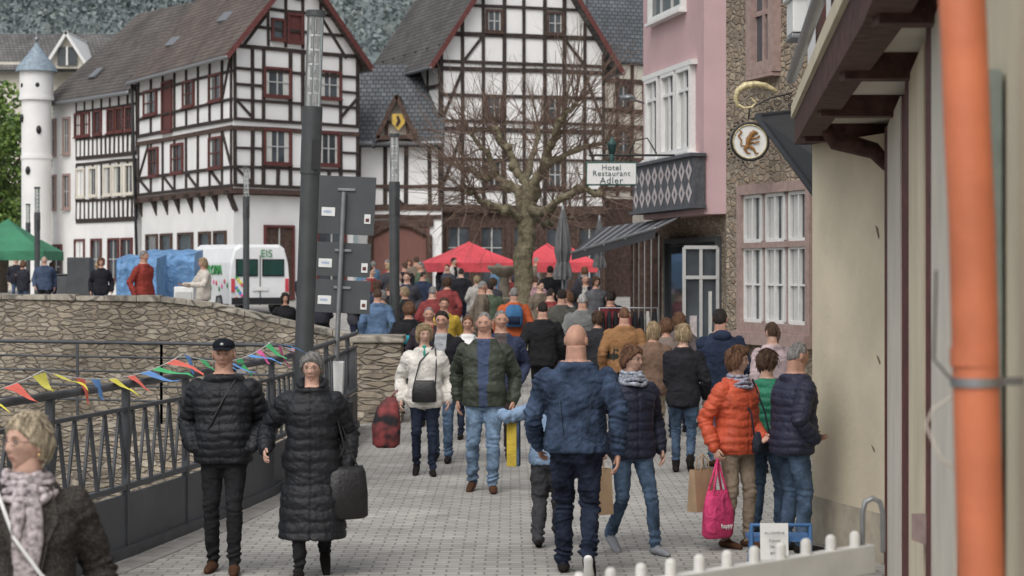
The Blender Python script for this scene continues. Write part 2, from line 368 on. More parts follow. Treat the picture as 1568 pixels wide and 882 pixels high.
def body(sp):
    key=repr(sorted(sp.items()))
    if key in _body: return _body[key]
    H=sp['H'];w=sp.get('w',1.);fem=sp.get('fem',False);pad=sp.get('pad',.010);hem=sp.get('hem',.47);lean=sp.get('lean',.0);belly=sp.get('belly',0)
    lr=sp.get('lr',1.);voxel=sp.get('vox',.013);coat=hem<.4
    ft=sp.get('feet',((0,.0,0,0),(0,-.0,0,0)))
    legs=[]; drop=0
    for i,sx in enumerate((1,-1)):
        xo,fw,li,pi=ft[i]; ank=Vector((sx*.052+xo,-fw,.046+li)); hip=Vector((sx*.048,0,.515)); 
        while (ank-(hip-Vector((0,0,drop)))).length>.468: drop+=.002
        legs.append((sx,hip,ank,pi))
    D=Vector((0,0,drop))
    cyf=lambda z: -lean*(z-.5) if z>.5 else 0
    mb=MB(); S=SK['a']; segs=[]
    b=[(.455,.072,.056),(.49,.094,.066),(.53,.099,.070),(.60,.084,.060),(.67,.090,.065),(.735,.102,.070),(.785,.098,.062),(.812,.074,.050),(.835,.046,.043),(.855,.035,.037),(.915,.032,.036)]
    if fem: b=[(z,rx*(1.03 if z<.56 else .9 if .56<z<.65 else .92 if z<.84 else .86),ry*(1.04 if .66<z<.75 else .97)) for z,rx,ry in b]
    def bi(z):
        for i in range(len(b)-1):
            if z<=b[i+1][0]:
                t=(z-b[i][0])/(b[i+1][0]-b[i][0]); t=max(0,t); return (b[i][1]*(1-t)+b[i+1][1]*t,b[i][2]*(1-t)+b[i+1][2]*t)
        return b[-1][1:]
    zs=sorted(set([q[0] for q in b]+([hem-.004,hem] if hem>.455 else [])+[.845]))
    rings=[]
    for z in zs:
        rx,ry=bi(z); p=0
        if z>=hem and z<=.845:
            p=pad*(1. if z<.8 else .7)
            if z<.65:
                rx=max(rx,.09*(.93 if fem else 1)); ry=max(ry,.066)
            if z>.825: p+=.010*sp.get('collar',1)
        be=belly*math.exp(-((z-.6)/.07)**2)
        rings.append((z,0,cyf(z)-be*.5,rx*w+p,ry*w+p+be*.5))
    if coat:
        zl=[hem+(.455-hem)*t for t in(0,.03,.35,.7)]; rx,ry=bi(.53)
        fwx=max(abs(ft[0][1]),abs(ft[1][1])); my=-(ft[0][1]+ft[1][1])*.25
        rings=[(z,0,my*(1-(z-hem)/(.455-hem)),rx*w+pad+.016*(1-(z-hem)/(.455-hem)),ry*w+pad+(fwx*.45)*(1-(z-hem)/(.455-hem)))for z in zl]+rings
    rings=[(z-drop,cx,cy,rx,ry) for z,cx,cy,rx,ry in rings]
    mb.loft([tuple(q*H for q in r) for r in rings],S,24)
    def seg(pts,rad,lab,fl=None):
        mb.tube([Vector(p)*H for p in pts],[r*H for r in rad],S,12,fl)
        acc=0
        for i in range(len(pts)-1):
            segs.append((np.array(Vector(pts[i])*H),np.array(Vector(pts[i+1])*H),rad[i]*H,rad[i+1]*H,lab,acc)); acc+=(Vector(pts[i+1])-Vector(pts[i])).length*H
    for sx,hip,ank,pi in legs:
        hp=hip-D; kn,ank=ik(hp,ank,.24,.232,Vector((sx*.05,-1,0)))
        q=lr*(1 if not fem else .95)
        seg([hp,hp.lerp(kn,.5),kn,kn.lerp(ank,.35),ank],[.053*w**.5,.046*q,.035*q,.034*q,.0275*q],1)
        c,s_=math.cos(pi),math.sin(pi)
        def fp(y,z):
            return ank+Vector((sx*.01*max(0,y)/.1,-(y*c - z*s_), z*c - y*s_))
        tl=sp.get('foot',1.05)
        seg([fp(-.024,-.028),fp(.02,-.026),fp(.065*tl,-.030),fp(.104*tl,-.034)],[.022,.025,.022,.016],3,(1.05,1,.85))
        if sp.get('boot'): seg([ank+Vector((0,0,.03)),ank],[.029,.028],3)
    wr={}
    for i,(sx,nm) in enumerate(((1,sp.get('aL','down')),(-1,sp.get('aR','down')))):
        sh=Vector((sx*(.098*(w if w>1 else 1)*(.92 if fem else 1)),cyf(.79),.788))-D
        t=ARM[nm] if isinstance(nm,str) else nm
        tg=Vector((sx*t[0]*(w**.6),t[1]+cyf(t[2])*.5,t[2]))-D
        pole=Vector((sx*.5,1,-.2))
        el,wri=ik(sh,tg,.172,.15,pole)
        ap=pad*.75
        seg([sh,sh.lerp(el,.5),el,el.lerp(wri,.5),wri],[.036+ap,.033+ap,.028+ap,.026+ap,.021+ap*.8],0)
        dr=(wri-el).normalized(); wr[sx]=(wri*H,dr,isinstance(nm,str) and nm=='pocket')
    o=mb.obj('tmp')
    m=o.modifiers.new('r','REMESH'); m.mode='VOXEL'; m.voxel_size=voxel*(H/1.75 if H<1.3 else 1)
    m=o.modifiers.new('s','SMOOTH'); m.factor=.6; m.iterations=3 if voxel<.018 else 2
    dg=bpy.context.evaluated_depsgraph_get(); me=bpy.data.meshes.new_from_object(o.evaluated_get(dg))
    bpy.data.objects.remove(o)
    nv=len(me.vertices); V=np.empty(nv*3); me.vertices.foreach_get('co',V); V=V.reshape(-1,3)
    NN=np.empty(nv*3); me.vertices.foreach_get('normal',NN); NN=NN.reshape(-1,3)
    RG=np.array(rings)*H
    def fields(Q):
        z=Q[:,2]; cx=np.interp(z,RG[:,0],RG[:,1]);cy=np.interp(z,RG[:,0],RG[:,2]);rx=np.interp(z,RG[:,0],RG[:,3]);ry=np.interp(z,RG[:,0],RG[:,4])
        d=(np.sqrt(((Q[:,0]-cx)/rx)**2+((Q[:,1]-cy)/ry)**2)-1)*np.minimum(rx,ry)
        d=d+np.maximum(0,RG[0,0]-z)*3
        ds=[d]; qs=[z]
        for a,b_,ra,rb,lab,acc in segs:
            ab=b_-a; L2=ab@ab; t=np.clip(((Q-a)@ab)/L2,0,1); c=a+t[:,None]*ab
            ds.append(np.linalg.norm(Q-c,axis=1)-(ra*(1-t)+rb*t)); qs.append(acc+t*math.sqrt(L2))
        ds=np.array(ds); i=ds.argmin(0); labs=np.array([9]+[g[4] for g in segs])
        return labs[i],np.array(qs)[i,np.arange(len(z))],ds[0]
    def label(Q):
        lab,q,d0=fields(Q); z=Q[:,2]+drop*H
        out=lab.copy(); t=lab==9
        out[t&(z>=(hem-.002)*H)]=0; out[t&(z<(hem-.002)*H)]=1
        neck=t&(z>(.852 if pad>0.004 else .84)*H); out[neck]=2
        ow=sp.get('open',0)
        if ow:
            zz=z/H; wid=ow*(.55+.45*np.clip((zz-hem)/(.82-hem),0,1)) ; fr=t&(Q[:,1]<-.035*H+(-lean*(zz-.5)*H)*(zz>.5))&(abs(Q[:,0])<wid*H)&(zz>hem-.01)&(zz<.852)
            out[fr]=4
        return out,q,t
    lb,q,t=label(V)
    disp=np.zeros(nv); per=sp.get('quilt',0)
    jk=(lb==0)
    if per:
        wob=np.array([noise.noise(Vector((x*6,y*6,z*6))) for x,y,z in V])*per*.25
        disp[jk]+=(np.abs(np.sin(math.pi*(q[jk]+wob[jk])/per))**.6-.65)*.010
    zf=t&jk&(V[:,1]<-.04*H)&(np.abs(V[:,0])<.012)
    disp[zf]-=.006
    amp=sp.get('wr',.006)
    for i in range(nv):
        x,y,z=V[i]; l=lb[i]
        if l in(0,1,4):
            a=amp*(1.15 if l==1 else 1); n1=noise.noise(Vector((x*7,y*7,z*11)))
            disp[i]+=a*(n1+.9*noise.noise(Vector((x*15+3+z*4,y*15,z*24+n1*2)))+.5*noise.noise(Vector((x*35,y*35,z*45+x*30))))
            if not t[i]:
                qq=q[i]/H
                if l==0: f=math.exp(-((qq-.172)/.035)**2)+.7*math.exp(-((qq-.30)/.04)**2)+.6*math.exp(-((qq-.03)/.04)**2)
                else: f=.7*math.exp(-((qq-.24)/.04)**2)+1.1*math.exp(-((qq-.445)/.05)**2)+.5*math.exp(-((qq-.02)/.04)**2)
                disp[i]+=a*1.1*f*math.sin(q[i]*105+n1*6+x*20)
    V=V+NN*disp[:,None]; me.vertices.foreach_set('co',V.ravel())
    me.update()
    nf=len(me.polygons); C=np.empty(nf*3); me.polygons.foreach_get('center',C); C=C.reshape(-1,3)
    lf,_,_=label(C)
    me.materials.clear()
    for k in range(5): me.materials.append(S)
    me.polygons.foreach_set('material_index',lf.astype(np.int32)); me.polygons.foreach_set('use_smooth',[True]*nf); me.update()
    info=(me,wr,drop,cyf); _body[key]=info; return info
def link(me,name,parent,mats):
    o=bpy.data.objects.new(name,me); COL.objects.link(o); o.parent=parent
    for i,m in mats.items():
        if i<len(o.material_slots): o.material_slots[i].link='OBJECT'; o.material_slots[i].material=m
    return o
_pc=[0]
def person(name,x,y,heading,sp,jacket,pants,shoes,skin='a',hair=('short','brown'),shirt=None,yaw=0,pitch=0,curl=(.5,.5),glasses=False,z=None):
    sp=dict(sp); H=sp['H']; me,wr,drop,cyf=body(sp); _pc[0]+=1
    e=empty(name,(x,y,gz(x,y) if z is None else z),math.radians(heading)); s=H/1.75
    link(me,'body',e,{0:jacket,1:pants,2:SK[skin],3:shoes,4:shirt or jacket})
    hp=Vector((0,(cyf(.93)-.010)*H,(.9325-drop)*H))
    hm=Matrix.Translation(hp)@Matrix.Rotation(math.radians(yaw),4,'Z')@Matrix.Rotation(math.radians(pitch),4,'X')@Matrix.Scale(s*1.0,4)
    o=link(head_mesh(1 if sp.get('fem') else 0),'head',e,{0:SK[skin]}); o.matrix_local=hm
    if hair:
        o=link(hair_mesh(hair[0],_pc[0]%3),'hair',e,{0:HA[hair[1]]}); o.matrix_local=hm
    if glasses:
        mb=MB()
        for sx in(-1,1):
            mb.tube([(sx*.031+.020*math.cos(a),-.0915+.006*abs(math.cos(a)),.004+.014*math.sin(a)) for a in np.linspace(0,6.283,15)],.0011,M['black'],6,caps=False)
            mb.tube([(sx*.051,-.086,.008),(sx*.070,-.02,.008),(sx*.074,.01,.0)],.0012,M['black'],6)
        mb.tube([(-.011,-.094,.006),(.011,-.094,.006)],.0012,M['black'],6)
        g=mb.obj('glasses',e); g.matrix_local=hm
    gr={}
    for i,sx in enumerate((1,-1)):
        w_,dr,pk=wr[sx]; gr[sx]=w_+dr*.085*s
        if pk: continue
        zax=-dr; f=Vector((0,-1,0)); 
        yax=-(f-zax*f.dot(zax))
        if yax.length<.15: yax=Vector((0,0,-1))
        yax=(yax-zax*yax.dot(zax)).normalized(); xax=yax.cross(zax)
        m=Matrix((xax,yax,zax)).transposed().to_4x4(); 
        h=link(hand_mesh(sx,curl[i]),'hand_left' if sx>0 else 'hand_right',e,{0:SK[skin]})
        h.matrix_local=Matrix.Translation(w_+dr*.004)@m@Matrix.Scale(s*(.9 if sp.get('fem') else 1),4)
    return e,gr,hm
def scarf(e,H,drop,m,r=.026,cy=-.01,tail=False):
    mb=MB()
    for k in range(4):
        pts=[];rd=[]
        for a in np.linspace(0,6.283,30):
            w1=noise.noise(Vector((math.cos(a)*1.5,math.sin(a)*1.5,k*3.1)))
            pts.append(((.048+.005*k)*H*math.cos(a),(cy-.005*k)*H+(.045+.004*k)*H*math.sin(a),(.856-.012*k-drop)*H+w1*.018-.010*H*(1-math.sin(a))*(.6+.4*k)*.5))
            rd.append(r*.60*(1+.5*noise.noise(Vector((math.cos(a)*3,math.sin(a)*3,k*5)))))
        mb.tube(pts,rd,m,8,caps=False)
    if tail: 
        mb.tube([(.015*H,-.072*H,.825*H),(.02*H,-.092*H,.77*H),(.022*H,-.094*H,.71*H),(.02*H,-.094*H,.65*H)],[.024,.034,.034,.018],m,10,flat=(1,.5,1)); mb.tube([(-.015*H,-.072*H,.825*H),(-.015*H,-.094*H,.77*H),(-.02*H,-.094*H,.72*H)],[.024,.03,.022],m,10,flat=(1,.5,1))
    return mb.obj('scarf',e)
def handbag(e,c,size,m,strap=None,name='handbag',rz=0):
    mb=MB(); c=Vector(c); w,d,h=size
    mb.loft([(-h/2,0,0,w*.42,d*.4),(-h*.46,0,0,w*.5,d*.5),(0,0,0,w*.5,d*.52),(h*.38,0,0,w*.44,d*.38),(h*.5,0,0,w*.38,d*.16)],m,20,3.0)
    r=Matrix.Rotation(rz,3,'Z'); mb.v=[tuple(c+r@Vector(v)*(1+.05*noise.noise(Vector(v)*9))) for v in mb.v]
    if strap: 
        for st in strap: mb.tube(st,.008,m,6)
    return mb.obj(name,e)
def paperbag(e,top,size,m,hm_,rz=0,name='paper_bag',sw=0):
    mb=MB(); w,d,h=size; r=Matrix.Rotation(rz,3,'Z'); t=Vector(top)
    def q(x,y,z): return t+r@Vector((x+sw*(-z),y,z))
    z1=-.12; z0=z1-h
    P8=[q(-w/2,-d/2,z0),q(w/2,-d/2,z0),q(w/2,d/2,z0),q(-w/2,d/2,z0),q(-w/2*.98,-d/4,z1),q(w/2*.98,-d/4,z1),q(w/2,d/4,z1),q(-w/2,d/4,z1)]
    mb.add(P8,[(3,2,1,0),(0,1,5,4),(1,2,6,5),(2,3,7,6),(3,0,4,7)],m)
    for yy in(-d/4,d/4): mb.tube([q(-w*.22,yy,z1-.02),q(-w*.14,yy,z1+.07),q(0,0,0),q(w*.14,yy,z1+.07),q(w*.22,yy,z1-.02)],.006,hm_,6)
    return mb.obj(name,e)
blk=cloth((.013,.014,.017),.6,'nylon'); blkm=cloth((.018,.018,.02)); navy=cloth((.018,.022,.042),.6,'nylon'); jean=cloth((.065,.10,.155),.9,'denim'); djean=cloth((.020,.026,.045),.9,'denim'); ljean=cloth((.13,.19,.27),.9,'denim')
shoeb=cloth((.016,.014,.013)); shoebr=cloth((.07,.035,.02)); shoeg=cloth((.25,.26,.28)); leather=mat('black_leather',(.015,.014,.015),.45,.2,20,.3,40); kraft=mat('kraft_paper',(.42,.29,.18),.85,.12,6,.25,12)
WALK=((0,.13,0,0),(0,-.13,.035,.5)); WALK2=((0,-.13,.035,.5),(0,.13,0,0)); ST=((.01,.0,0,0),(-.01,.02,0,0)); SM=((0,.07,0,0),(0,-.06,.01,.2)); SM2=((0,-.06,.01,.2),(0,.07,0,0))
# foreground woman, left
e,g,hm=person('woman_in_brown_tweed_jacket',PX(42,8.2),8.2,10,dict(H=1.70,w=1.14,fem=True,pad=.014,hem=.46,feet=SM,aL='down',aR='down',vox=.008,wr=.009,open=.035,collar=1.3),cloth((.045,.040,.036),.95,'tweed'),blkm,shoeb,'a',('pixie','lblond'),cloth((.50,.44,.44),.9,'pattern'),yaw=-52,pitch=-5,glasses=True)
scarf(e,1.70,0,cloth((.56,.49,.50),.9,'pattern'),.030,tail=True)
mb=MB(); tw_=cloth((.045,.040,.036),.95,'tweed')
for sx in(-1,1):
    mb.add([(sx*.050,-.10,1.42),(sx*.10,-.09,1.42),(sx*.125,-.14,1.28),(sx*.085,-.168,1.20),(sx*.05,-.172,1.02)],[(0,1,2,3,4)],tw_,True)
mb.obj('lapels',e)
mb=MB(); mb.tube([(-.11,-.11,1.40),(-.04,-.165,1.22),(.06,-.18,1.08),(.16,-.16,.98),(.25,-.1,.88)],.008,M['whitepaint'],8); mb.obj('bag_strap',e)
mb=MB(); mb.sphere((0,0,0),(.006,.006,.009),mat('earring',(.7,.5,.25),.2,.1,5,metal=1)); o=mb.obj('earring',e); o.matrix_local=hm@Matrix.Translation((.079,.005,-.042))
# man in cap
e,g,hm=person('man_in_black_puffer_jacket_and_cap',PX(343,15.6),15.6,0,dict(H=1.75,w=1.12,pad=.020,hem=.475,feet=((0,.06,0,0),(0,-.04,.0,.0)),aL='pocket',aR='pocket',quilt=.062,wr=.006,belly=.02,vox=.010,collar=1.6),blk,blkm,shoebr,'b',('crop','grey'),yaw=0)
mb=MB(); capm=cloth((.012,.014,.02))
mb.loft([(.050,0,.004,.082,.104),(.075,0,.004,.083,.103),(.100,0,.006,.070,.088),(.116,0,.008,.045,.058),(.123,0,.008,.015,.02)],capm,24,2.1)
aa=np.linspace(-1.1,1.1,9)
br=[(math.sin(a)*.074,-.070*math.cos(a)-.02,.058) for a in aa]+[(math.sin(a)*.066,-.095-.058*math.cos(a),.047-abs(math.sin(a))*.008) for a in aa]
br2=[(x,y,z-.006) for x,y,z in br]
mb.add(br+br2,[(i,i+1,i+10,i+9) for i in range(8)]+[(i+18,i+27,i+28,i+19) for i in range(8)]+[(i+9,i+10,i+28,i+27) for i in range(8)],capm,True)
mb.sphere((0,-.101,.082),(.014,.004,.010),M['greypaint'],8,6)
o=mb.obj('baseball_cap',e); o.matrix_local=hm
mb=MB(); mb.tube([(.10,-.10,1.44),(.02,-.178,1.30),(-.08,-.19,1.1),(-.17,-.12,.96)],.008,leather,6); mb.obj('shoulder_strap',e)
# woman long black coat
e,g,hm=person('woman_in_long_black_puffer_coat',PX(478,15.4),15.4,3,dict(H=1.66,w=1.12,fem=True,pad=.022,hem=.185,feet=((.0,-.12,.05,.7),(0,.10,0,0)),aL='down',aR='linked',quilt=.085,wr=.007,vox=.010,collar=1.5),blk,blkm,shoeb,'a',('pixie','grey'),yaw=-8,glasses=True,curl=(.9,.5))
mb=MB()
mb.tube([(.075,-.07,1.40),(.09,.02,1.42),(.05,.10,1.43),(-.05,.10,1.43),(-.09,.02,1.42),(-.075,-.07,1.40)],[.022,.036,.042,.042,.036,.022],blk,10); mb.obj('hood',e)
handbag(e,(.255,-.05,.62),(.32,.16,.38),leather,[[(.10,-.03,1.385),(.19,-.06,1.15),(.24,-.08,.95),(.16,-.07,.80)],[(.12,.02,1.385),(.22,.0,1.1),(.29,-.03,.9),(.34,-.05,.80)]],rz=.3)
# white coat woman
e,g,hm=person('woman_in_white_coat',PX(650,23),23,2,dict(H=1.66,w=1.1,fem=True,pad=.018,hem=.40,feet=((.0,.05,0,0),(0,-.05,.02,.3)),aL='down',aR='down',quilt=.12,wr=.007),cloth((.66,.63,.58),.6,'nylon'),djean,shoeb,'a',('bob','blond'),yaw=8)
handbag(e,(.0,-.20,.93),(.27,.08,.24),leather,[[(.12,-.05,1.40),(.13,-.15,1.2),(.12,-.2,1.0)],[(.11,-.06,1.42),(-.05,-.165,1.25),(-.11,-.2,1.02)]])
mb=MB(); fl=mat('floral_fabric',(.015,.015,.02),.8,.2,9,col2=(.30,.06,.06),detail=1)
mb.loft([(.30,-.42,-.02,.10,.05),(.34,-.42,-.02,.15,.08),(.55,-.42,-.02,.16,.08),(.75,-.40,-.02,.12,.06),(.86,-.36,-.02,.05,.03)],fl,18,2.6); mb.tube([(-.36,-.02,.86),(-.30,-.01,.94),(-.27,-.01,.80)],.012,fl,6); mb.obj('shopping_tote',e)
mb=MB(); mb.tube([(0,-.075,1.41),(0,-.115,1.31)],[.026,.014],cloth((.05,.3,.22))); mb.obj('scarf',e)
# man green jacket
e,g,hm=person('man_in_green_jacket',PX(742,21.3),21.3,-4,dict(H=1.84,w=1.12,pad=.014,hem=.48,feet=((0,.06,0,0),(-.02,-.05,.01,.15)),aL='down',aR='swingb',wr=.010,open=.036,belly=.025,lr=1.1,quilt=.16,vox=.012),cloth((.042,.050,.036),.7,'nylon'),ljean,shoebr,'b',('crop','grey'),cloth((.06,.08,.14),.9),yaw=-6)
e,g,hm=person('man_in_dark_jacket_with_glasses',PX(677,24.6),24.6,-8,dict(H=1.79,w=1.05,pad=.014,hem=.46,feet=SM,aL='pocket',aR='swingf',wr=.009,open=.04),cloth((.02,.02,.024)),jean,shoeb,'b',('short','dark'),cloth((.35,.36,.38)),yaw=0,glasses=True)
person('man_with_grey_hair',PX(767,24.5),24.5,0,dict(H=1.80,w=1.1,pad=.014,hem=.46,feet=SM2,aL='pocket',aR='swingf',wr=.009,open=.04),cloth((.04,.05,.09)),cloth((.05,.04,.04)),shoeb,'b',('crop','grey'),cloth((.1,.08,.08)),yaw=10)
e,g,hm=person('woman_in_patterned_top',PX(716,28),28,0,dict(H=1.66,w=1.12,fem=True,pad=.01,hem=.46,feet=SM2,aL='down',aR='front',wr=.008,open=.05),cloth((.6,.58,.6),.9,'pattern'),djean,shoeb,'b',('tied','ginger'),M['whitepaint'])
person('pedestrian_in_yellow_jacket',PX(680,34),34,5,dict(H=1.72,w=1.1,pad=.014,hem=.46,feet=SM,vox=.02,open=.04),cloth((.45,.31,.05)),djean,shoeb,'b',('short','brown'),cloth((.2,.2,.2)))
# denim man
dnm=cloth((.042,.062,.105),.9,'denim')
e,g,hm=person('bald_man_in_denim_jacket',PX(882,15.4),15.4,176,dict(H=1.88,w=1.20,pad=.011,hem=.50,feet=((.0,.10,0,0),(.0,-.13,.05,.85)),aL='swingf',aR='swingb',wr=.012,belly=.03,lr=1.1,lean=.04,vox=.009,collar=1.2),dnm,djean,shoeb,'b',None,yaw=-16,pitch=-4)
mb=MB(); dk=cloth((.022,.032,.055),.9,'denim'); lt_=cloth((.08,.10,.14),.9,'denim')
mb.loft([(.922,0,-.008,.203,.153),(.965,0,-.008,.206,.155)],dnm,28,2.4)
for sx in(-1,1):
    mb.tube([(sx*.07,.150,.97),(sx*.09,.160,1.10),(sx*.11,.158,1.30)],.003,dk,6); mb.tube([(sx*.075,.150,.97),(sx*.095,.160,1.10),(sx*.115,.158,1.30)],.002,lt_,6)
mb.tube([(-.19,.10,1.335),(-.1,.150,1.325),(0,.158,1.32),(.1,.150,1.325),(.19,.10,1.335)],.003,dk,6)
mb.tube([(.080*math.cos(a),.0+.076*math.sin(a),1.545+.008*math.sin(a)) for a in np.linspace(-.3,3.44,14)],[.016]*14,dnm,8,flat=(1,1,1.5))
mb.obj('jacket_waistband_and_collar',e)
mb=MB(); mb.loft([(.880,0,-.004,.180,.127),(.908,0,-.004,.180,.127)],shoebr,24,2.4); mb.obj('belt',e)
mb=MB(); mb.tube([(-.100,.30,.165),(-.100,.262,.105),(-.102,.222,.035),(-.102,.205,.012)],[.034,.032,.040,.028],M['whitepaint'],10,flat=(1,.45,.8)); mb.obj('shoe_sole',e)
# companion in light blue
e,g,hm=person('woman_in_light_blue_jacket',PX(840,17.0),17.0,172,dict(H=1.43,w=1.0,fem=True,pad=.014,hem=.48,feet=SM2,aL=(.27,-.04,.76),aR='down',wr=.009,lr=1.35),cloth((.22,.31,.44),.7),cloth((.05,.05,.055)),shoeb,'a',('tied','blond'),z=0)
mb=MB(); mb.box((.29,.05,.84),(.08,.10,.36),cloth((.50,.37,.06))); mb.box((.24,.05,.84),(.02,.105,.36),jean); mb.tube([(.29,.05,1.02),(.30,.02,1.08),(.31,0,1.06)],.008,jean,6); mb.obj('yellow_shopping_bag',e,.01)
# navy quilt woman
e,g,hm=person('woman_in_navy_quilted_vest',PX(966,16.7),16.7,22,dict(H=1.68,w=1.08,fem=True,pad=.016,hem=.465,feet=((.02,.12,0,0),(0,-.12,.03,.4)),aL='down',aR=(.18,-.03,.53),quilt=.075,wr=.006,vox=.010),navy,jean,shoeg,'a',('pixie','ginger'),yaw=32,glasses=True,curl=(.5,1.))
scarf(e,1.68,0,cloth((.42,.45,.52),.9,'pattern'),.028)
paperbag(e,(g[-1].x-.02,g[-1].y,g[-1].z+.01),(.24,.12,.36),kraft,kraft,rz=.2)
person('woman_in_black_coat',PX(1046,23.2),23.2,172,dict(H=1.66,w=1.04,fem=True,pad=.014,hem=.42,feet=((0,.07,0,0),(0,-.10,.03,.5)),aL='front',aR='swingf',wr=.009,boot=True),cloth((.022,.022,.026)),jean,shoeb,'a',('bob','blond'),yaw=-10)
e,g,hm=person('man_in_navy_jacket',PX(1103,24),24,185,dict(H=1.82,w=1.12,pad=.016,hem=.465,feet=SM2,aL='front',aR='pocket',wr=.010),cloth((.026,.036,.065)),ljean,shoebr,'b',('short','dark'),yaw=-20)
mb=MB(); mb.sphere((0,.10,1.50),(.11,.055,.07),cloth((.026,.036,.065))); mb.obj('hood',e)
person('woman_in_pink_jacket',PX(1183,23.2),23.2,200,dict(H=1.68,w=1.12,fem=True,pad=.016,hem=.46,feet=ST,aL='pocket',aR='pocket',wr=.009),cloth((.46,.36,.37)),djean,shoeb,'a',('tied','brown'),yaw=10,z=0)
# orange jacket
e,g,hm=person('woman_in_orange_jacket',PX(1127,17.0),17.0,40,dict(H=1.63,w=1.10,fem=True,pad=.016,hem=.47,feet=((0,.03,0,0),(0,-.02,0,0)),aL='belly',aR='down',quilt=.07,wr=.006,vox=.010),cloth((.54,.095,.045),.6,'nylon'),cloth((.25,.20,.15)),shoebr,'a',('bob','ginger'),yaw=30,glasses=True,curl=(.5,1.))
scarf(e,1.63,0,cloth((.42,.42,.52),.9,'pattern'),.026)
handbag(e,(.12,-.17,.86),(.24,.09,.17),cloth((.03,.035,.05)),[[(.12,-.07,1.36),(.18,-.15,1.1),(.2,-.18,.93)],[(-.1,-.05,1.36),(.0,-.17,1.1),(.02,-.18,.93)]],rz=.3)
mag=mat('magenta_fabric',(.62,.05,.17),.8,.22,5,.8,12,dist=.05)
mb=MB(); gx,gy,gz_=g[-1]
mb.loft([(.10,gx,gy,.12,.05),(.13,gx,gy,.15,.07),(.30,gx+.01,gy,.15,.07),(.42,gx,gy,.125,.045),(.48,gx,gy,.11,.03)],mag,20,3)
for yy in(-.03,.03): mb.tube([(gx-.08,gy+yy,.46),(gx-.035,gy+yy*.6,.60),(gx,gy,gz_),(gx+.035,gy+yy*.6,.60),(gx+.08,gy+yy,.46)],.010,mag,6)
mb.obj('magenta_tote_bag',e)
text('happy',e,(gx+.03,gy-.077,.2),.055,M['whitepaint'],(math.radians(90),0,0))
paperbag(e,(gx-.05,gy+.12,gz_+.02),(.24,.11,.34),kraft,kraft,name='paper_bag')
e,g,hm=person('woman_in_green_jacket',PX(1174,17.6),17.6,150,dict(H=1.58,w=1.08,fem=True,pad=.018,hem=.48,feet=ST,aL='front',aR='front',quilt=.07,wr=.006,vox=.011),cloth((.025,.19,.11),.6,'nylon'),jean,shoeb,'a',('bob','brown'),yaw=-30)
mb=MB(); mb.box((.27,.02,.76),(.01,.15,.2),M['whitepaint'],rz=.4); mb.obj('leaflet',e)
e,g,hm=person('man_in_navy_puffer_jacket',PX(1212,16.7),16.7,112,dict(H=1.68,w=1.12,pad=.018,hem=.47,feet=ST,aL='belly',aR='pocket',quilt=.065,wr=.006,lean=.06,belly=.02,vox=.010,lr=1.1),cloth((.026,.03,.055),.6,'nylon'),jean,shoeb,'b',('crop','grey'),yaw=0,pitch=4)
def mid(name,u,d,hd,sp,j,p,hair,shirt=None,sk='b',**k):
    b=dict(H=1.75,w=1.08,pad=.014,hem=.465,vox=.016,wr=.009); b.update(sp)
    return person(name,PX(u,d),d,hd,b,j,p,shoeb,sk,hair,shirt,**k)
mid('man_in_black_hooded_jacket',831,31,183,dict(H=1.78,w=1.2,feet=SM,aL='down',aR='swingf'),cloth((.02,.02,.022)),blkm,('crop','dark'))
mid('man_in_grey_jacket',892,34,180,dict(H=1.78,w=1.2,feet=SM2),cloth((.17,.175,.17)),djean,('crop','white'))
e,g,hm=mid('man_in_orange_and_black_vest',956,29,176,dict(H=1.76,w=1.2,feet=SM),cloth((.28,.15,.07)),jean,('crop','ginger'))
mb=MB(); mb.loft([(.80,0,0,.222,.158),(1.0,0,0,.224,.162),(1.32,0,0,.215,.156),(1.44,0,0,.12,.10)],cloth((.04,.038,.032)),20,2.5); mb.obj('vest',e)
mid('woman_in_brown_coat',1000,25.8,170,dict(H=1.62,fem=True,hem=.42,feet=SM2,aL='down'),cloth((.17,.11,.08)),cloth((.3,.25,.18)),('long','blond'))
mid('woman_in_taupe_jacket',1020,28,190,dict(H=1.60,fem=True,feet=ST),cloth((.2,.16,.14)),djean,('bob','ginger'))
mid('pedestrian_by_the_wall',1040,29,185,dict(H=1.66,fem=True),cloth((.12,.1,.1)),djean,('long','ginger'))
e,g,hm=mid('woman_with_shoulder_bag',915,31,170,dict(H=1.62,fem=True,feet=SM),cloth((.03,.03,.035)),djean,('bob','brown'))
def backpack(e,H,m,m2,yb=.2):
    mb=MB(); mb.loft([(H*.60,0,yb,.13,.07),(H*.63,0,yb,.16,.10),(H*.72,0,yb,.16,.10),(H*.79,0,yb,.14,.08),(H*.82,0,yb-.01,.08,.05)],m,18,3)
    mb.loft([(H*.625,0,yb+.08,.11,.04),(H*.70,0,yb+.08,.115,.04),(H*.705,0,yb+.08,.09,.03)],m2,14,3); mb.obj('backpack',e)
e,g,hm=mid('man_with_blue_backpack',787,37,180,dict(H=1.78,w=1.15,feet=SM),cloth((.42,.10,.04)),djean,('crop','grey')); backpack(e,1.78,cloth((.05,.14,.28)),cloth((.02,.03,.06)))
e,g,hm=mid('woman_with_teal_backpack',626,32,168,dict(H=1.72,w=1.15,feet=SM2,fem=True),blkm,djean,('bob','ginger')); backpack(e,1.72,blkm,cloth((.03,.26,.32)))
mid('man_in_blue_coat',578,38,178,dict(H=1.74,w=1.1,feet=WALK,hem=.43),cloth((.10,.16,.26)),jean,('short','brown'))
mid('man_in_red_top',657,30,0,dict(H=1.74,w=1.1,feet=SM,open=.04),cloth((.05,.04,.05)),djean,('crop','grey'),cloth((.3,.05,.04)))
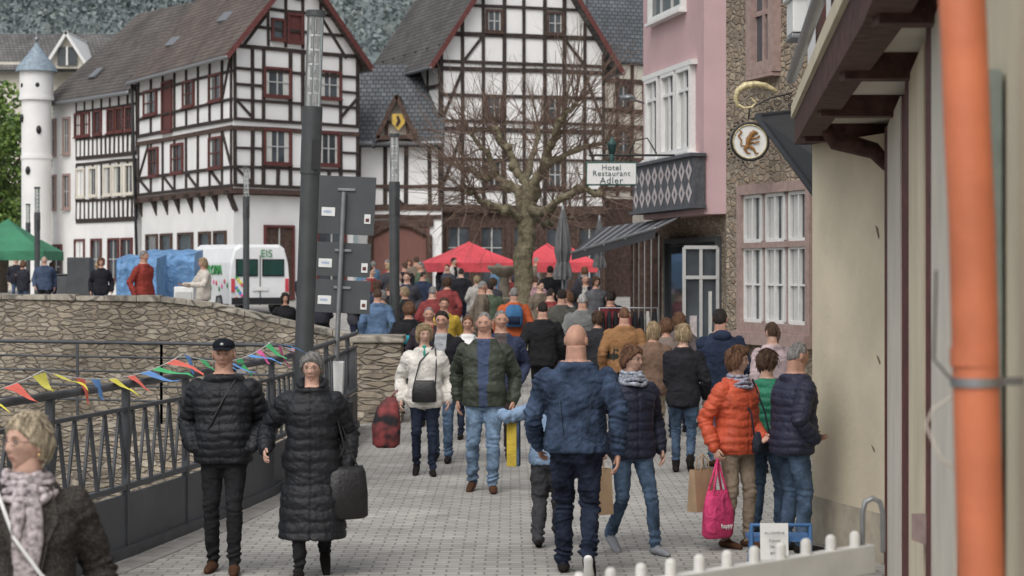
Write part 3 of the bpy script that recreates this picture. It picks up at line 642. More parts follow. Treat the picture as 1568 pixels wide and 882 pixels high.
mid('man_in_dark_grey_jacket',860,36,180,dict(H=1.78,w=1.15,feet=SM),cloth((.08,.08,.07)),djean,('short','dark'))
mid('pedestrian_in_maroon_jacket',935,36,185,dict(H=1.74,w=1.15,feet=SM),cloth((.13,.025,.03)),djean,('short','dark'))
mid('man_in_red_coat',220,41,60,dict(H=1.74,w=1.1,hem=.42),cloth((.24,.045,.035)),djean,('short','grey'))
mid('woman_in_cream_jacket',312,43,-60,dict(H=1.60,fem=True,w=1.1,aL='fwd',aR='fwd'),cloth((.54,.50,.44)),djean,('bob','blond'))
mid('woman_in_dark_jacket',155,52,10,dict(H=1.66,fem=True),cloth((.02,.02,.025)),djean,('bob','ginger'))
mid('child_in_dark_jacket',436,38,20,dict(H=1.45,fem=True),blkm,djean,('long','dark'))
cols=[(.02,.02,.024),(.02,.02,.024),(.03,.04,.07),(.10,.10,.11),(.22,.05,.05),(.06,.08,.13),(.16,.13,.10),(.40,.38,.35),(.09,.12,.08),(.02,.02,.024),(.09,.16,.24),(.04,.04,.05),(.32,.20,.22),(.05,.05,.06),(.30,.24,.09)]
shapes=[dict(H=1.76,w=1.15,feet=SM,aL='down',aR='swingf'),dict(H=1.66,w=1.1,fem=True,feet=SM2,aL='pocket',aR='down',hem=.42),dict(H=1.80,w=1.12,feet=WALK,aL='swingb',aR='swingf'),dict(H=1.70,w=1.2,feet=ST,aL='front',aR='down',belly=.03),dict(H=1.62,w=1.08,fem=True,feet=ST,aL='front',aR='front',open=.04),dict(H=1.74,w=1.1,feet=WALK2,aL='pocket',aR='pocket',lean=.05,open=.03)]
hs=[('short','brown'),('crop','grey'),('bob','blond'),('short','dark'),('bob','ginger'),('long','brown'),('pixie','grey'),('short','grey'),('crop','dark'),('bob','brown')]
def crowd(u,d,hd=None,cc=None):
    sp=dict(R.choice(shapes))
    if sp.get('fem'): h=R.choice([q for q in hs if q[0] in('bob','long','pixie')])
    else: h=R.choice([q for q in hs if q[0] in('short','crop')])
    sp.update(vox=.022,pad=.014,wr=.008); sp.setdefault('hem',.46)
    x=PX(u,d); hd=hd if hd is not None else R.choice([12,-15,180,170,192,185,165,90,-80,35,150,-45,200])
    e,_,_=person('pedestrian',x,d,hd,sp,cloth(cc or R.choice(cols)),R.choice([djean,blkm,jean]),shoeb,R.choice('abb'),h,cloth(R.choice(cols)),yaw=R.uniform(-30,30))
    s=R.uniform(.92,1.04); e.scale=(s,s,s)
placed=[]
for i in range(42):
    for t in range(40):
        d=R.uniform(38,66); u=R.uniform(560,985); x=PX(u,d)
        if x>2.0: continue
        if abs(u-803)<16 and d<52: continue
        if all((x-a)**2+(d-b)**2>.9 for a,b in placed): break
    else: continue
    placed.append((x,d)); crowd(u,d)
for u,d in((68,60),(80,66),(150,63),(35,62),(470,46),(492,45),(545,44),(560,47),(25,70)): crowd(u,d,cc=(.03,.03,.04) if u in(470,492,35,80,25) else None)
# ------------------------------------------------------------ GROUND
EY=[-20,0,8,12,14,16.1,18.5,21.4,25,30.3]; EX=[-8.5,-5.9,-4.55,-3.9,-3.55,-3.16,-2.78,-2.42,-2.34,-2.30]
def edge(y): return float(np.interp(y,EY,EX))
WX=[-120,-30,-11.4,-9.3,-6.0,-3.6,-2.0]; WY=[60,44,39,38,36,33,30.8]
def wally(x): return float(np.interp(x,WX,WY))
pave=brickmat('stone_paving',None,(.33,.317,.292),(.43,.412,.38),(.21,.20,.185),.19,.12,.010,.03,.35,stain=.34,bdist=.012,rough=.8)
gv=[];gf=[]
def addgrid(rows):
    o=len(gv); n=len(rows[0])
    for r in rows: gv.extend(r)
    for i in range(len(rows)-1):
        for k in range(n-1):
            a=o+i*n+k; gf.append((a,a+1,a+1+n,a+n))
ts=[0,.004,.01,.02,.05,.1,.3,1]
addgrid([[(edge(y)+t*(300-edge(y)),y,gz(edge(y)+t*(300-edge(y)),y)) for t in ts] for y in [-20,-5,2,6,8,10,12,14,16.1,17,18.5,20,21.4,23,25,28,30.3,30.8]])
addgrid([[(-2.3+t*302.3,y,gz(-2.3+t*302.3,y)) for t in ts] for y in [30.8,32,34,36,40,45,50,55,60,65,70,75,90,140,400,1500]])
xs=[-900,-300,-120,-60,-30,-20,-15,-11.4,-9.3,-8,-7,-6,-5.5,-5,-4.5,-4,-3.6,-3.2,-2.8,-2.3]
addgrid([[(x,wally(x)+yy,gz(x,wally(x)+yy) ) for x in xs] for yy in [0,.7,1.5,2.5,4,6,9,12,16,20,25,30,36,42,60,120,400,1500]])
mb=MB(); mb.add(gv,gf,pave); mb.obj('street_paving')
mb=MB(); mb.add([(-1500,-100,-2.6),(1500,-100,-2.6),(1500,2500,-2.6),(-1500,2500,-2.6)],[(0,1,2,3)],mat('valley_ground',(.08,.09,.05),.95,.3,.2)); mb.obj('ground')
mb=MB(); wm=mat('river_water',(.07,.075,.065),.10,.3,1.2,.25,3.0,dist=.05); mb.add([(-400,-30,-1.7),(-1.9,-30,-1.7),(-1.9,34,-1.7),(-400,90,-1.7)],[(0,1,2,3)],wm); mb.obj('river_water')
conc=mat('concrete_edge',(.22,.215,.2),.9,.25,4,.3,25)
mb=MB()
ys=[-20,0,8,12,14,16.1,17.3,18.5,20,21.4,23,25,28,30.3]
for a,b in zip(ys[:-1],ys[1:]):
    xa,xb=edge(a),edge(b); mb.hexa([(xa-.35,a,-2.6),(xa,a,-2.6),(xb,b,-2.6),(xb-.35,b,-2.6),(xa-.35,a,-.03),(xa,a,-.03),(xb,b,-.03),(xb-.35,b,-.03)],conc)
mb.obj('quay_wall')
kerb=mat('kerb_stone',(.27,.255,.235),.85,.2,5,.3,30)
mb=MB()
for a,b in zip(ys[:-1],ys[1:]):
    xa,xb=edge(a)+.16,edge(b)+.16; mb.hexa([(xa,a,.0),(xa+.22,a,.0),(xb+.22,b,.0),(xb,b,.0),(xa,a,.006),(xa+.22,a,.006),(xb+.22,b,.006),(xb,b,.006)],kerb)
mb.obj('gutter_kerb')
swall=stonemat('sandstone_rubble',(.9,-.42),[(.25,.21,.16),(.41,.35,.27),(.33,.28,.215),(.47,.41,.33),(.28,.235,.18),(.38,.31,.23)],(.22,.19,.155),3.6,13,.9,.07)
capst=stonemat('wall_cap_stone',(.9,-.42),[(.36,.32,.26),(.45,.41,.34),(.30,.27,.22)],(.22,.2,.17),1.6,3)
def wtop(x): return float(np.interp(x,[-30,-9.3,-6.0,-5.0,-3.6,-2.0],[2.0,1.82,1.80,1.72,1.48,1.22]))
wx=[-30,-20,-14,-11.4,-9.3,-7.6,-6.0,-5,-4.2,-3.6,-2.9,-2.2]
mb=MB()
for a,b in zip(wx[:-1],wx[1:]):
    ya,yb=wally(a),wally(b); za,zb=wtop(a)-.09,wtop(b)-.09
    mb.hexa([(a,ya-.02,-2.6),(b,yb-.02,-2.6),(b,yb+.4,-2.6),(a,ya+.4,-2.6),(a,ya-.02,za),(b,yb-.02,zb),(b,yb+.4,zb),(a,ya+.4,za)],swall)
x=-30.0
while x<-2.25:
    w_=R.uniform(.35,.7); b=min(-2.2,x+w_-.012); ya,yb=wally(x),wally(b); za,zb=wtop(x)-.09,wtop(b)-.09; h=R.uniform(.075,.115); o=R.uniform(-.02,.02)
    mb.hexa([(x,ya-.06+o,za),(b,yb-.06+o,zb),(b,yb+.44,zb),(x,ya+.44,za),(x,ya-.06+o,za+h),(b,yb-.06+o,zb+h),(b,yb+.44,zb+h),(x,ya+.44,za+h)],capst); x+=w_
mb.obj('stone_parapet_wall')
mb=MB(); mb.box((-1.975,30.85,.57),(.72,.62,1.24),swall); mb.box((-1.975,30.85,1.245),(.80,.7,.11),capst); mb.obj('stone_gate_pillar',None,.025)
def railing(name,pts,h,z0,nr,m,post=1.6,r=.02):
    mb=MB(); P3=[Vector(p) for p in pts]
    for k in range(nr):
        zz=z0+h*(1-k/(nr)*.9); mb.tube([(p.x,p.y,zz) for p in P3],r if k==0 else r*.6,m,8)
    for a,b in zip(P3[:-1],P3[1:]):
        n=max(1,int((b-a).length/post))
        for i in range(n+1):
            p=a.lerp(b,i/n); mb.box((p.x,p.y,z0+h/2),(.035,.035,h),m)
    return mb.obj(name)
mb=MB(); 
lp=[(-12,32.2),(-7.6,30.6),(-5,29.6),(-2.75,28.6)]
for a,b in zip(lp[:-1],lp[1:]):
    mb.hexa([(a[0],a[1],-2.6),(b[0],b[1],-2.6),(b[0],b[1]+.4,-2.6),(a[0],a[1]+.4,-2.6),(a[0],a[1],.06),(b[0],b[1],.06),(b[0],b[1]+.4,.06),(a[0],a[1]+.4,.06)],swall)
mb.obj('river_retaining_wall')
railing('riverside_railing',[(a,b+.2,0) for a,b in lp],1.15,.06,5,M['railmetal'],1.3,.026)
mb=MB(); RM=M['railmetal']; pan=mat('rail_panel',(.06,.065,.075),.5,.3,1.5,.15,8,detail=8)
ry=np.arange(6,30.01,.05); path=[(edge(y)+.07,y) for y in ry]
acc=[0]
for i in range(1,len(path)): acc.append(acc[-1]+math.dist(path[i],path[i-1]))
tot=acc[-1]
def pp(s): return Vector((np.interp(s,acc,[p[0] for p in path]),np.interp(s,acc,[p[1] for p in path]),0))
UP=Vector((0,0,1)); npan=int(tot/1.5); st=tot/npan
for k in range(npan):
    a=pp(k*st);b=pp((k+1)*st); n=(b-a).normalized().cross(UP)
    mb.beam(a,a+UP*1.33,.055,.055,RM,n)
    mb.beam(a+UP*.27,b+UP*.27,.44,.03,pan,n); mb.beam(a+UP*.035,b+UP*.035,.10,.10,RM,n)
    mb.beam(a+UP*.55,b+UP*.55,.045,.045,RM,n); mb.beam(a+UP*1.16,b+UP*1.16,.03,.035,RM,n)
    m_=5
    for j in range(m_):
        p=a.lerp(b,j/m_);q=a.lerp(b,(j+1)/m_);c=a.lerp(b,(j+.5)/m_)
        mb.beam(p+UP*.56,c+UP*1.15,.026,.02,RM,n); mb.beam(q+UP*.56,c+UP*1.15,.026,.024,RM,n)
mb.tube([pp(s)+UP*1.35 for s in np.linspace(0,tot,50)],.030,RM,10)
mb.obj('bridge_railing')
# bunting
mb=MB(); bc=[(.05,.38,.12),(.75,.12,.35),(.12,.28,.60),(.72,.66,.12),(.66,.10,.07),(.06,.42,.15),(.74,.66,.08),(.75,.12,.35),(.10,.30,.65),(.70,.14,.10)]
bm=[mat('pennant_%d'%i,c,.75,.1,8,.2,20) for i,c in enumerate(bc)]
rope=[]; s0=float(np.interp(13.0,[p[1] for p in path],acc)); s1=float(np.interp(22.5,[p[1] for p in path],acc))
for i,s in enumerate(np.arange(s0,s1,.06)): rope.append(pp(s)+Vector((-.02,-.05,1.54-.13*abs(math.sin((s-s0)*math.pi/3.1+1.2))**.8)))
mb.tube(rope,.004,M['whitepaint'],5)
i=0;k=0
while i+4<len(rope):
    w_=R.choice((3,4)); a=rope[i];b=rope[i+w_]; L=R.uniform(.13,.24); bl=R.uniform(.05,.75)
    t=(a+b)/2+Vector((bl*.40+.05,-bl*.25,-L*(1-abs(bl)*.85))); m=bm[(k*3+k//4)%len(bm)]
    n=Vector((1,-.5,0)).normalized(); vs=[];fs=[]
    for q in range(6):
        f_=q/5; l=a.lerp(t,f_);r_=b.lerp(t,f_); ww=n*math.sin(f_*5+k)*.022*f_+UP*math.sin(f_*6+k*2)*.02*f_
        vs+= [l+ww,(l+r_)/2+ww*1.6+n*.008,r_+ww*.6]
    for q in range(5): fs+=[(q*3,q*3+1,q*3+4,q*3+3),(q*3+1,q*3+2,q*3+5,q*3+4)]
    mb.add(vs,fs,m,True); i+=w_+R.choice((1,2,3,4));k+=1
mb.obj('bunting_flags')
# ------------------------------------------------------------ LAMPS, SIGNS
LG,nt_,b_=newmat('clear_lamp_glass'); b_.inputs['Base Color'].default_value=(.85,.88,.88,1); b_.inputs['Roughness'].default_value=.08; b_.inputs['Transmission Weight'].default_value=.85; b_.inputs['IOR'].default_value=1.1
def lamp(x,y,h=4.9,r=.095,lean=(0,0)):
    z=gz(x,y); e=empty('street_lamp',(x,y,z)); e.rotation_euler=(lean[0],lean[1],0); mb=MB(); m=M['lampmetal']
    mb.tube([(0,0,0),(0,0,.1)],r*1.3,m,20,round_=False)
    mb.tube([(0,0,.1),(0,0,h*.66)],r*.98,m,24,round_=False); mb.tube([(0,0,h*.66),(0,0,h*.80)],r*1.06,m,24,round_=False)
    mb.box((r*.62,-r*.95,h*.70),(r*.9,.02,.3),M['black'])
    mb.tube([(0,0,h-.06),(0,0,h)],r*1.02,m,24,round_=False)
    for k in range(3):
        a=k*2.094+.5; mb.box((math.cos(a)*r*.78,math.sin(a)*r*.78,h*.9),(.012,.012,h*.2),m)
    mb.obj('pole',e)
    mb=MB(); mb.tube([(0,0,h*.80),(0,0,h-.06)],r*.86,LG,24,round_=False); mb.obj('glass_head',e)
    mb=MB(); 
    for zz in(.83,.86,.89,.92,.95): mb.tube([(0,0,h*zz-.02),(0,0,h*zz)],r*.5,M['whitepaint'],16,round_=False)
    mb.obj('louvres',e); return e
lamp(PX(458,21.3),21.3,4.9,.098,(0,.035)); lamp(PX(604,40),40,4.6,.10); lamp(PX(377,57),57,4.2,.09); lamp(PX(57,64),64,3.9,.09); lamp(PX(43,80),80,3.6,.09)
d=26.5; e=empty('traffic_sign_cluster',(PX(509,d),d,0)); e.rotation_euler=(0,.045,0); mb=MB()
mb.tube([(0,0,0),(0,0,3.25)],.032,M['metal'],14,round_=False); mb.box((0,0,.55),(.20,.2,1.1),M['whitepaint']); mb.box((.16,.05,.3),(.16,.2,.6),M['black']); mb.obj('post',e,.01)
mb=MB()
for (zc,hh,w_,xo) in((3.08,.74,.74,.03),(2.39,.43,.70,.02),(1.92,.42,.72,.03)):
    mb.box((xo,.06,zc),(w_,.02,hh),M['signback']); mb.box((xo,.040,zc+hh*.27),(w_*.3,.02,.03),M['metal'])
    mb.box((xo-.22,.045,zc-hh*.12),(.17,.006,.11),M['whitepaint']); mb.box((xo+.28,.045,zc-hh*.22),(.08,.006,.12),M['whitepaint']); mb.box((xo+.28,.041,zc-hh*.24),(.045,.004,.045),M['red'])
mb.obj('sign_panels',e,.008)
for zc in(3.08-.09,2.39-.05,1.92-.05): text('KREIS',e,(-.20,.040,zc),.04,bm[2],(math.radians(90),0,0),.001)
# ------------------------------------------------------------ FACADES
class Fac:
    def __init__(s,p0,p1,flip=False):
        s.a=Vector((p0[0],p0[1],0)); s.b=Vector((p1[0],p1[1],0)); s.L=(s.b-s.a).length; s.d=(s.b-s.a)/s.L
        n=s.d.cross(UP)
        if n.dot(-s.a)<0: n=-n
        s.n=n; s.k=0
    def pt(s,t,z,o=0): return s.a+s.d*t+s.n*o+UP*z
    def su(s,u):
        k=(u-784)/F; return (k*s.a.y-s.a.x)/(s.d.x-k*s.d.y)
    def zv(s,t,v): return PZ(v,s.a.y+s.d.y*t)
    def uv(s,u,v): t=s.su(u); return t,s.zv(t,v)
    def beam(s,mb,t0,z0,t1,z1,w,m,dep=.05):
        s.k=(s.k+1)%7; o=dep/2+s.k*.0013; w=w*R.uniform(.82,1.04); j=R.uniform(-.015,.015)
        if abs(t0-t1)>.01 and abs(z1-z0)<.01:
            n=3 if abs(t1-t0)>3 else 1; zz=[z0+R.uniform(-.02,.02) for _ in range(n+1)]
            for i in range(n):
                mb.beam(s.pt(t0+(t1-t0)*i/n,zz[i],o),s.pt(t0+(t1-t0)*(i+1)/n,zz[i+1],o),w,dep,m,s.n)
            return
        mb.beam(s.pt(t0+j,z0,o),s.pt(t1-j,z1,o),w,dep,m,s.n)
    def hb(s,mb,z,w,m,t0=None,t1=None,dep=.06): s.beam(mb,0 if t0 is None else t0,z,s.L if t1 is None else t1,z,w,m,dep)
    def rect(s,mb,t0,z0,t1,z1,m,o):
        mb.add([s.pt(t0,z0,o),s.pt(t1,z0,o),s.pt(t1,z1,o),s.pt(t0,z1,o)],[(0,1,2,3)],m)
    def win(s,mb,t0,z0,t1,z1,fm,cols=2,rows=2,cur=0,fw=.09,dep=.09,mm=None,sill=True,gl=None):
        if t0>t1: t0,t1=t1,t0
        s.rect(mb,t0,z0,t1,z1,gl or M['glass'],.022+R.random()*.002)
        if cur:
            w=(t1-t0); c1=cur*R.uniform(.3,.7); c2=cur*R.uniform(.3,.7)
            for a,b in((0,c1),(1-c2,1)): s.rect(mb,t0+w*a,z0,t0+w*b,z1,M['curtain'],.028)
        for t in(t0,t1): mb.beam(s.pt(t,z0-fw/2,dep/2),s.pt(t,z1+fw/2,dep/2),fw,dep,fm,s.n)
        for z in(z0,z1): mb.beam(s.pt(t0,z,dep/2+.004),s.pt(t1,z,dep/2+.004),fw,dep,fm,s.n)
        mm=mm or M['greypaint']
        for c in range(1,cols): 
            t=t0+(t1-t0)*c/cols; mb.beam(s.pt(t,z0,.035),s.pt(t,z1,.035),fw*.5,.04,mm,s.n)
        for c in range(1,rows):
            z=z0+(z1-z0)*c/rows; mb.beam(s.pt(t0,z,.036),s.pt(t1,z,.036),fw*.4,.04,mm,s.n)
        if sill: mb.beam(s.pt(t0-.06,z0-fw*.7,.07),s.pt(t1+.06,z0-fw*.7,.07),.05,.14,fm,s.n)
    def winuv(s,mb,u0,v0,u1,v1,fm,**k):
        t0,t1=s.su(u0),s.su(u1); tm=(t0+t1)/2; s.win(mb,t0,s.zv(tm,v1),t1,s.zv(tm,v0),fm,**k)
def rooftile(n,d,c): return brickmat(n,d,c,[q*1.35 for q in c],[q*.45 for q in c],.22,.17,.02,.02,.8,stain=.45,bdist=.04,rough=.75)
def gable_roof(mb,c0,c1,sv,ez,rise,ov,m,vm,front=.4):
    c0=Vector((*c0,0));c1=Vector((*c1,0));sv=Vector((*sv,0)); g=(c1-c0); hw=g.length/2; gd=g.normalized(); f=-sv.normalized()*front
    mid_=(c0+c1)/2; k=rise/hw
    rd=mid_+f+UP*(ez+rise); rb=mid_+sv+UP*(ez+rise)
    for c,sg in((c0,-1),(c1,1)):
        e0=c+f+gd*sg*ov+UP*(ez-ov*k); e1=c+sv+gd*sg*ov+UP*(ez-ov*k)
        mb.slab([e0,rd,rb,e1] if sg<0 else [rd,e0,e1,rb],.14,m)
        nn=sv.normalized()
        mb.beam(e0+f*.05-UP*.1,rd+f*.05-UP*.1,.18,.05,vm,-nn)
        mb.tube([e0-UP*.08,e1-UP*.08],.07,M['metal'],8)
A2=lambda u,d: (PX(u,d),d)
pl=M['plaster'];tb=M['timber'];rdm=M['red']
C=A2(357,72);Rr=A2(549,75.8);Lf=A2(210,81.8); sv=(Lf[0]-C[0],Lf[1]-C[1]); Bk=(Rr[0]+sv[0],Rr[1]+sv[1])
A=empty('half_timbered_town_house')
mb=MB(); mb.prism([C,Rr,Bk,Lf],5.0,10.1,pl)
cen=Vector(((C[0]+Bk[0])/2,(C[1]+Bk[1])/2)); ins=[tuple(cen+(Vector(p)-cen)*.955) for p in(C,Rr,Bk,Lf)]
mb.prism(ins,-.5,5.0,pl)
c0=Vector((*C,10.1));c1=Vector((*Rr,10.1));ap=(c0+c1)/2+UP*3.0; bv=Vector((*sv,0))*.98
mb.add([c0,c1,ap,c0+bv,c1+bv,ap+bv],[(0,1,2),(3,5,4)],pl); mb.obj('walls',A)
mb=MB(); rt=rooftile('roof_tiles_brown',(sv[0]/11,sv[1]/11),(.115,.092,.08)); gable_roof(mb,C,Rr,sv,10.1,3.0,.45,rt,rdm)
svv=Vector((*sv,0)); gdir=(c1-c0).normalized()
for t_,h_ in((.35,.45),(.8,.3)):
    q=c0+svv*t_+gdir*(2.8*h_)+UP*(3.0*h_+.05); mb.box(q,(.5,.6,.08),M['metal'],rz=math.atan2(gdir.y,gdir.x),ry=-.8)
mb.obj('roof',A)
g=Fac(C,Rr); s=Fac(C,Lf); tw=MB(); wn=MB()
def grid(f,mb,zlist,w=.15,m=tb):
    for z0,z1,uu in zlist:
        for u in uu: 
            t=f.su(u); f.beam(mb,t,z0,t,z1,w,m)
Z=lambda v: PZ(v,72)
for v,w in((292,.20),(283,.11),(255,.11),(195,.18),(182,.12),(152,.10),(104,.12),(70,.16)): g.hb(tw,Z(v),w,tb if v not in(195,292) else M['timber2'])
grid(g,tw,[(Z(281),Z(194),[359,386,403,444,486,521,547]),(Z(182),Z(70),[359,386,403,444,463,486,521,547]),(Z(283),Z(255),[425,503])],.14)
for v0,u0,v1,u1 in((180,386,152,361),(281,386,257,361),(180,521,152,546)):
    t0,z0=g.uv(u0,v0);t1,z1=g.uv(u1,v1); g.beam(tw,t0,z0,t1,z1,.10,tb)
g.hb(tw,Z(226),.10,tb,0,g.su(403)); g.hb(tw,Z(226),.10,tb,g.su(521),g.L)
g.hb(tw,Z(128),.10,tb,0,g.su(403)); g.hb(tw,Z(128),.10,tb,g.su(521),g.L)
hw=g.L/2
for v in(38,8):
    z=Z(v); k_=(z-10.1)/3.0*hw; g.hb(tw,z,.12,tb,k_+.08,g.L-k_-.08)
for u in(410,437,463,490):
    t=g.su(u); zt=10.1+3.0*(1-abs(t-hw)/hw)-.1; g.beam(tw,t,10.1,t,max(10.3,zt),.12,tb)
g.beam(tw,g.su(372),Z(68),g.su(410),Z(14),.11,tb); g.beam(tw,g.su(530),Z(74),g.su(492),Z(14),.11,tb)
for (a,b,c,d_) in((404,105,443,147),(487,110,520,150),(404,199,443,250),(487,203,517,252)): g.winuv(wn,a,b,c,d_,rdm,cols=2,rows=2,cur=.5)
g.winuv(wn,416,30,434,60,rdm,cols=1,rows=2); g.winuv(wn,440,22,461,64,rdm,cols=1,rows=1,gl=M['red'])
wn.tube([g.pt(g.su(455),13.0-.85,.08)+ (g.d*math.cos(a)+UP*math.sin(a))*.32 for a in np.linspace(0,6.283,20)],.05,tb,6,caps=False)
for v,w in((292,.22),(283,.11),(255,.11),(195,.18),(182,.12),(152,.10),(108,.11),(74,.16)): s.hb(tw,Z(v),w,tb if v not in(195,292) else M['timber2'])
us=[355,341,322,304,286,268,250,232,213]
grid(s,tw,[(Z(283),Z(195),us),(Z(182),Z(74),us)],.15)
for q in(1,3,5,7):
    if q+1<len(us): s.beam(tw,s.su(us[q]),Z(283),s.su(us[q+1]),Z(255),.10,tb)
s.beam(tw,s.su(355),Z(255),s.su(341),Z(197),.12,tb); s.beam(tw,s.su(355),Z(80),s.su(341),Z(150),.12,tb); s.beam(tw,s.su(213),Z(255),s.su(228),Z(200),.12,tb)
for u0,u1 in((222,241),(282,298),(322,341)): s.win(wn,s.su(u0),Z(148),s.su(u1),Z(108),rdm,cols=2,rows=2,cur=.3,mm=rdm)
s.win(wn,s.su(250),Z(182),s.su(264),Z(100),rdm,cols=1,rows=1,gl=rdm)
for u0,u1 in((230,243),(264,281),(322,341)): s.win(wn,s.su(u0),Z(253),s.su(u1),Z(207),rdm,cols=2,rows=2,cur=.3,mm=rdm)
def bracket(mb,f,t,z,m,h=.7,o=.33):
    mb.beam(f.pt(t,z-h,-.22),f.pt(t,z-.05,.05),.16,.14,m,f.d); mb.beam(f.pt(t,z-.06,-.25),f.pt(t,z-.06,.2),.16,.16,m,f.d)
for u in(213,235,252,270,290,308,328,352): bracket(tw,s,s.su(u),5.0,tb)
s2=Fac(ins[0],ins[3]); g2=Fac(ins[0],ins[1])
for u0,u1 in((226,242),(248,264),(275,296),(307,323),(330,347)): s2.win(wn,s2.su(u0),1.9,s2.su(u1),3.6,M['timber2'],cols=1,rows=2)
g2.win(wn,g2.su(405),1.3,g2.su(448),3.8,rdm,cols=2,rows=1,gl=M['timber2']); g2.win(wn,g2.su(485),1.6,g2.su(528),3.8,rdm,cols=2,rows=2)
g2.hb(tw,4.95,.2,M['timber2'])
tw.obj('timber_frame',A); wn.obj('windows',A)
mb=MB(); mb.tube([s.pt(s.L-.1,9.8,.25),s.pt(s.L-.1,5.2,.12),s.pt(s.L-.1,1,.0)],.06,M['black'],8); mb.obj('downpipe',A)
# building B
B=empty('long_half_timbered_house'); b0=A2(210,82);b1=A2(118,86.5);b2=A2(80,88.4)
mb=MB(); bd=Vector((b2[0]-b0[0],b2[1]-b0[1])).normalized(); bn=Vector((bd.y,-bd.x)); 
if bn.y<0: bn=-bn
bk=[(p[0]+bn.x*8,p[1]+bn.y*8) for p in(b0,b2)]
mb.prism([b0,b2,bk[1],bk[0]],-.5,9.5,pl); mb.obj('walls',B)
mb=MB(); rt2=rooftile('roof_tiles_grey',(bd.x,bd.y),(.105,.092,.083))
rz=13.4; m0=Vector((*b0,0))+Vector((*bn,0))*4;m1=Vector((*b2,0))+Vector((*bn,0))*4; m0=m0-Vector((*bd,0))*1.5
e0=Vector((*b0,9.3))-Vector((*bn,0))*.4;e1=Vector((*b2,9.3))-Vector((*bn,0))*.4+Vector((*bd,0))*.3
mb.slab([e0,e1,m1+UP*rz,m0+UP*rz],.15,rt2)
f0=Vector((*bk[0],9.3));f1=Vector((*bk[1],9.3)); mb.slab([m0+UP*rz,m1+UP*rz,f1,f0],.15,rt2)
mb.add([Vector((*b2,9.4)),Vector((*bk[1],9.4)),m1+UP*(rz-.2)],[(0,1,2)],pl); 
for (tt,uu) in((.65,.25),):
    q=e0.lerp(e1,tt).lerp((m0+UP*rz).lerp(m1+UP*rz,tt),uu); mb.box(q+UP*.1,(.6,.6,.08),M['metal'],rz=math.atan2(-bd.y,-bd.x),rx=.75)
mb.obj('roof',B)
mb=MB(); mb.tube([e0-UP*.1,e1-UP*.1],.09,M['metal'],8); mb.obj('gutter',B)
f=Fac(b0,b1); fb=Fac(b1,b2); tw=MB();wn=MB(); Zb=lambda v: PZ(v,84)
for v,w in((337,.18),(305,.12),(248,.12),(238,.16),(208,.12),(165,.10),(142,.16)): f.hb(tw,Zb(v),w,tb)
nn=14
for i in range(nn+1):
    t=f.L*i/nn
    f.beam(tw,t,Zb(337),t,Zb(305),.11,tb)
    f.beam(tw,t,Zb(238),t,Zb(208),.11,tb)
    if i%2==0: f.beam(tw,t,Zb(208),t,Zb(142),.12,tb); f.beam(tw,t,Zb(305),t,Zb(248),.12,tb)
for i in(1,3.2,5.2,8.2,11,13): 
    t=f.L*i/nn; f.win(wn,t-.1,Zb(203),t+.5,Zb(168),rdm,cols=2,rows=2,mm=rdm)
for i in(.6,3.2,5.6,9,12): 
    t=f.L*i/nn; f.win(wn,t,Zb(298),t+.7,Zb(255),M['creamw'],cols=2,rows=1,cur=.6)
for i in(1,4,8,12): 
    t=f.L*i/nn; f.win(wn,t,1.9,t+.9,3.5,rdm,cols=2,rows=2)
for t in(.6,2.0):
    for z0,z1 in((Zb(228),Zb(172)),(Zb(315),Zb(262))): fb.win(wn,t,z0,t+.6,z1,M['pinkstone'],cols=2,rows=2,cur=.4)
fb.win(wn,1.4,1.5,2.4,3.3,rdm)
tw.obj('timber_frame',B); wn.obj('windows',B)
# tower
T=empty('round_stair_tower'); tx,ty=A2(56,87); mb=MB()
r=22*87/F*1.12
mb.tube([(tx,ty,0),(tx,ty,PZ(150,87))],r*.92,pl,32,round_=False); mb.tube([(tx,ty,PZ(150,87)),(tx,ty,PZ(108,87))],r*1.04,pl,32,round_=False)
for z in(PZ(150,87),PZ(240,87)): mb.tube([(tx,ty,z-.10),(tx,ty,z+.05)],r*1.08 if z>9 else r*.97,pl,32,round_=False)
mb.obj('walls',T)
mb=MB(); sl=mat('blue_slate',(.22,.28,.33),.6,.25,8,.3,30); mb.tube([(tx,ty,PZ(110,87)),(tx,ty,PZ(103,87)),(tx,ty,PZ(85,87)),(tx,ty,PZ(66,87))],[r*1.3,r*1.2,r*.6,.04],sl,32,round_=False); mb.tube([(tx,ty,PZ(66,87)),(tx,ty,PZ(45,87))],.03,M['metal'],8); mb.sphere((tx,ty,PZ(60,87)),.1,M['metal']); mb.obj('conical_roof',T)
mb=MB()
for u,v in((38,132),(62,132),(35,182),(64,200),(48,262)):
    a=(u-56)/24*1.1; mb.sphere((tx+r*.93*math.sin(a),ty-r*.93*math.cos(a),PZ(v,87)),(.11,.12,.13 if v==132 else .18),M['black'],12,8)
mb.obj('windows',T)
Q=empty('distant_house_with_dormer'); mb=MB(); q0=A2(-60,112);q1=A2(150,112)
mb.prism([q0,q1,(q1[0],122),(q0[0],122)],0,PZ(95,112),M['creamw']); mb.obj('walls',Q)
mb=MB(); rt3=rooftile('roof_tiles_dist',(1,0),(.14,.135,.13)); mb.slab([(q0[0]-1,111.4,PZ(108,112)),(q1[0]+1,111.4,PZ(108,112)),(q1[0]+.4,116,PZ(52,116)),(q0[0]-1,116,PZ(52,116))],.15,rt3)
mb.slab([(q0[0]-1,116,PZ(52,116)),(q1[0]+.4,116,PZ(52,116)),(q1[0]+1,122.6,PZ(108,122)),(q0[0]-1,122.6,PZ(108,122))],.15,rt3); mb.obj('roof',Q)
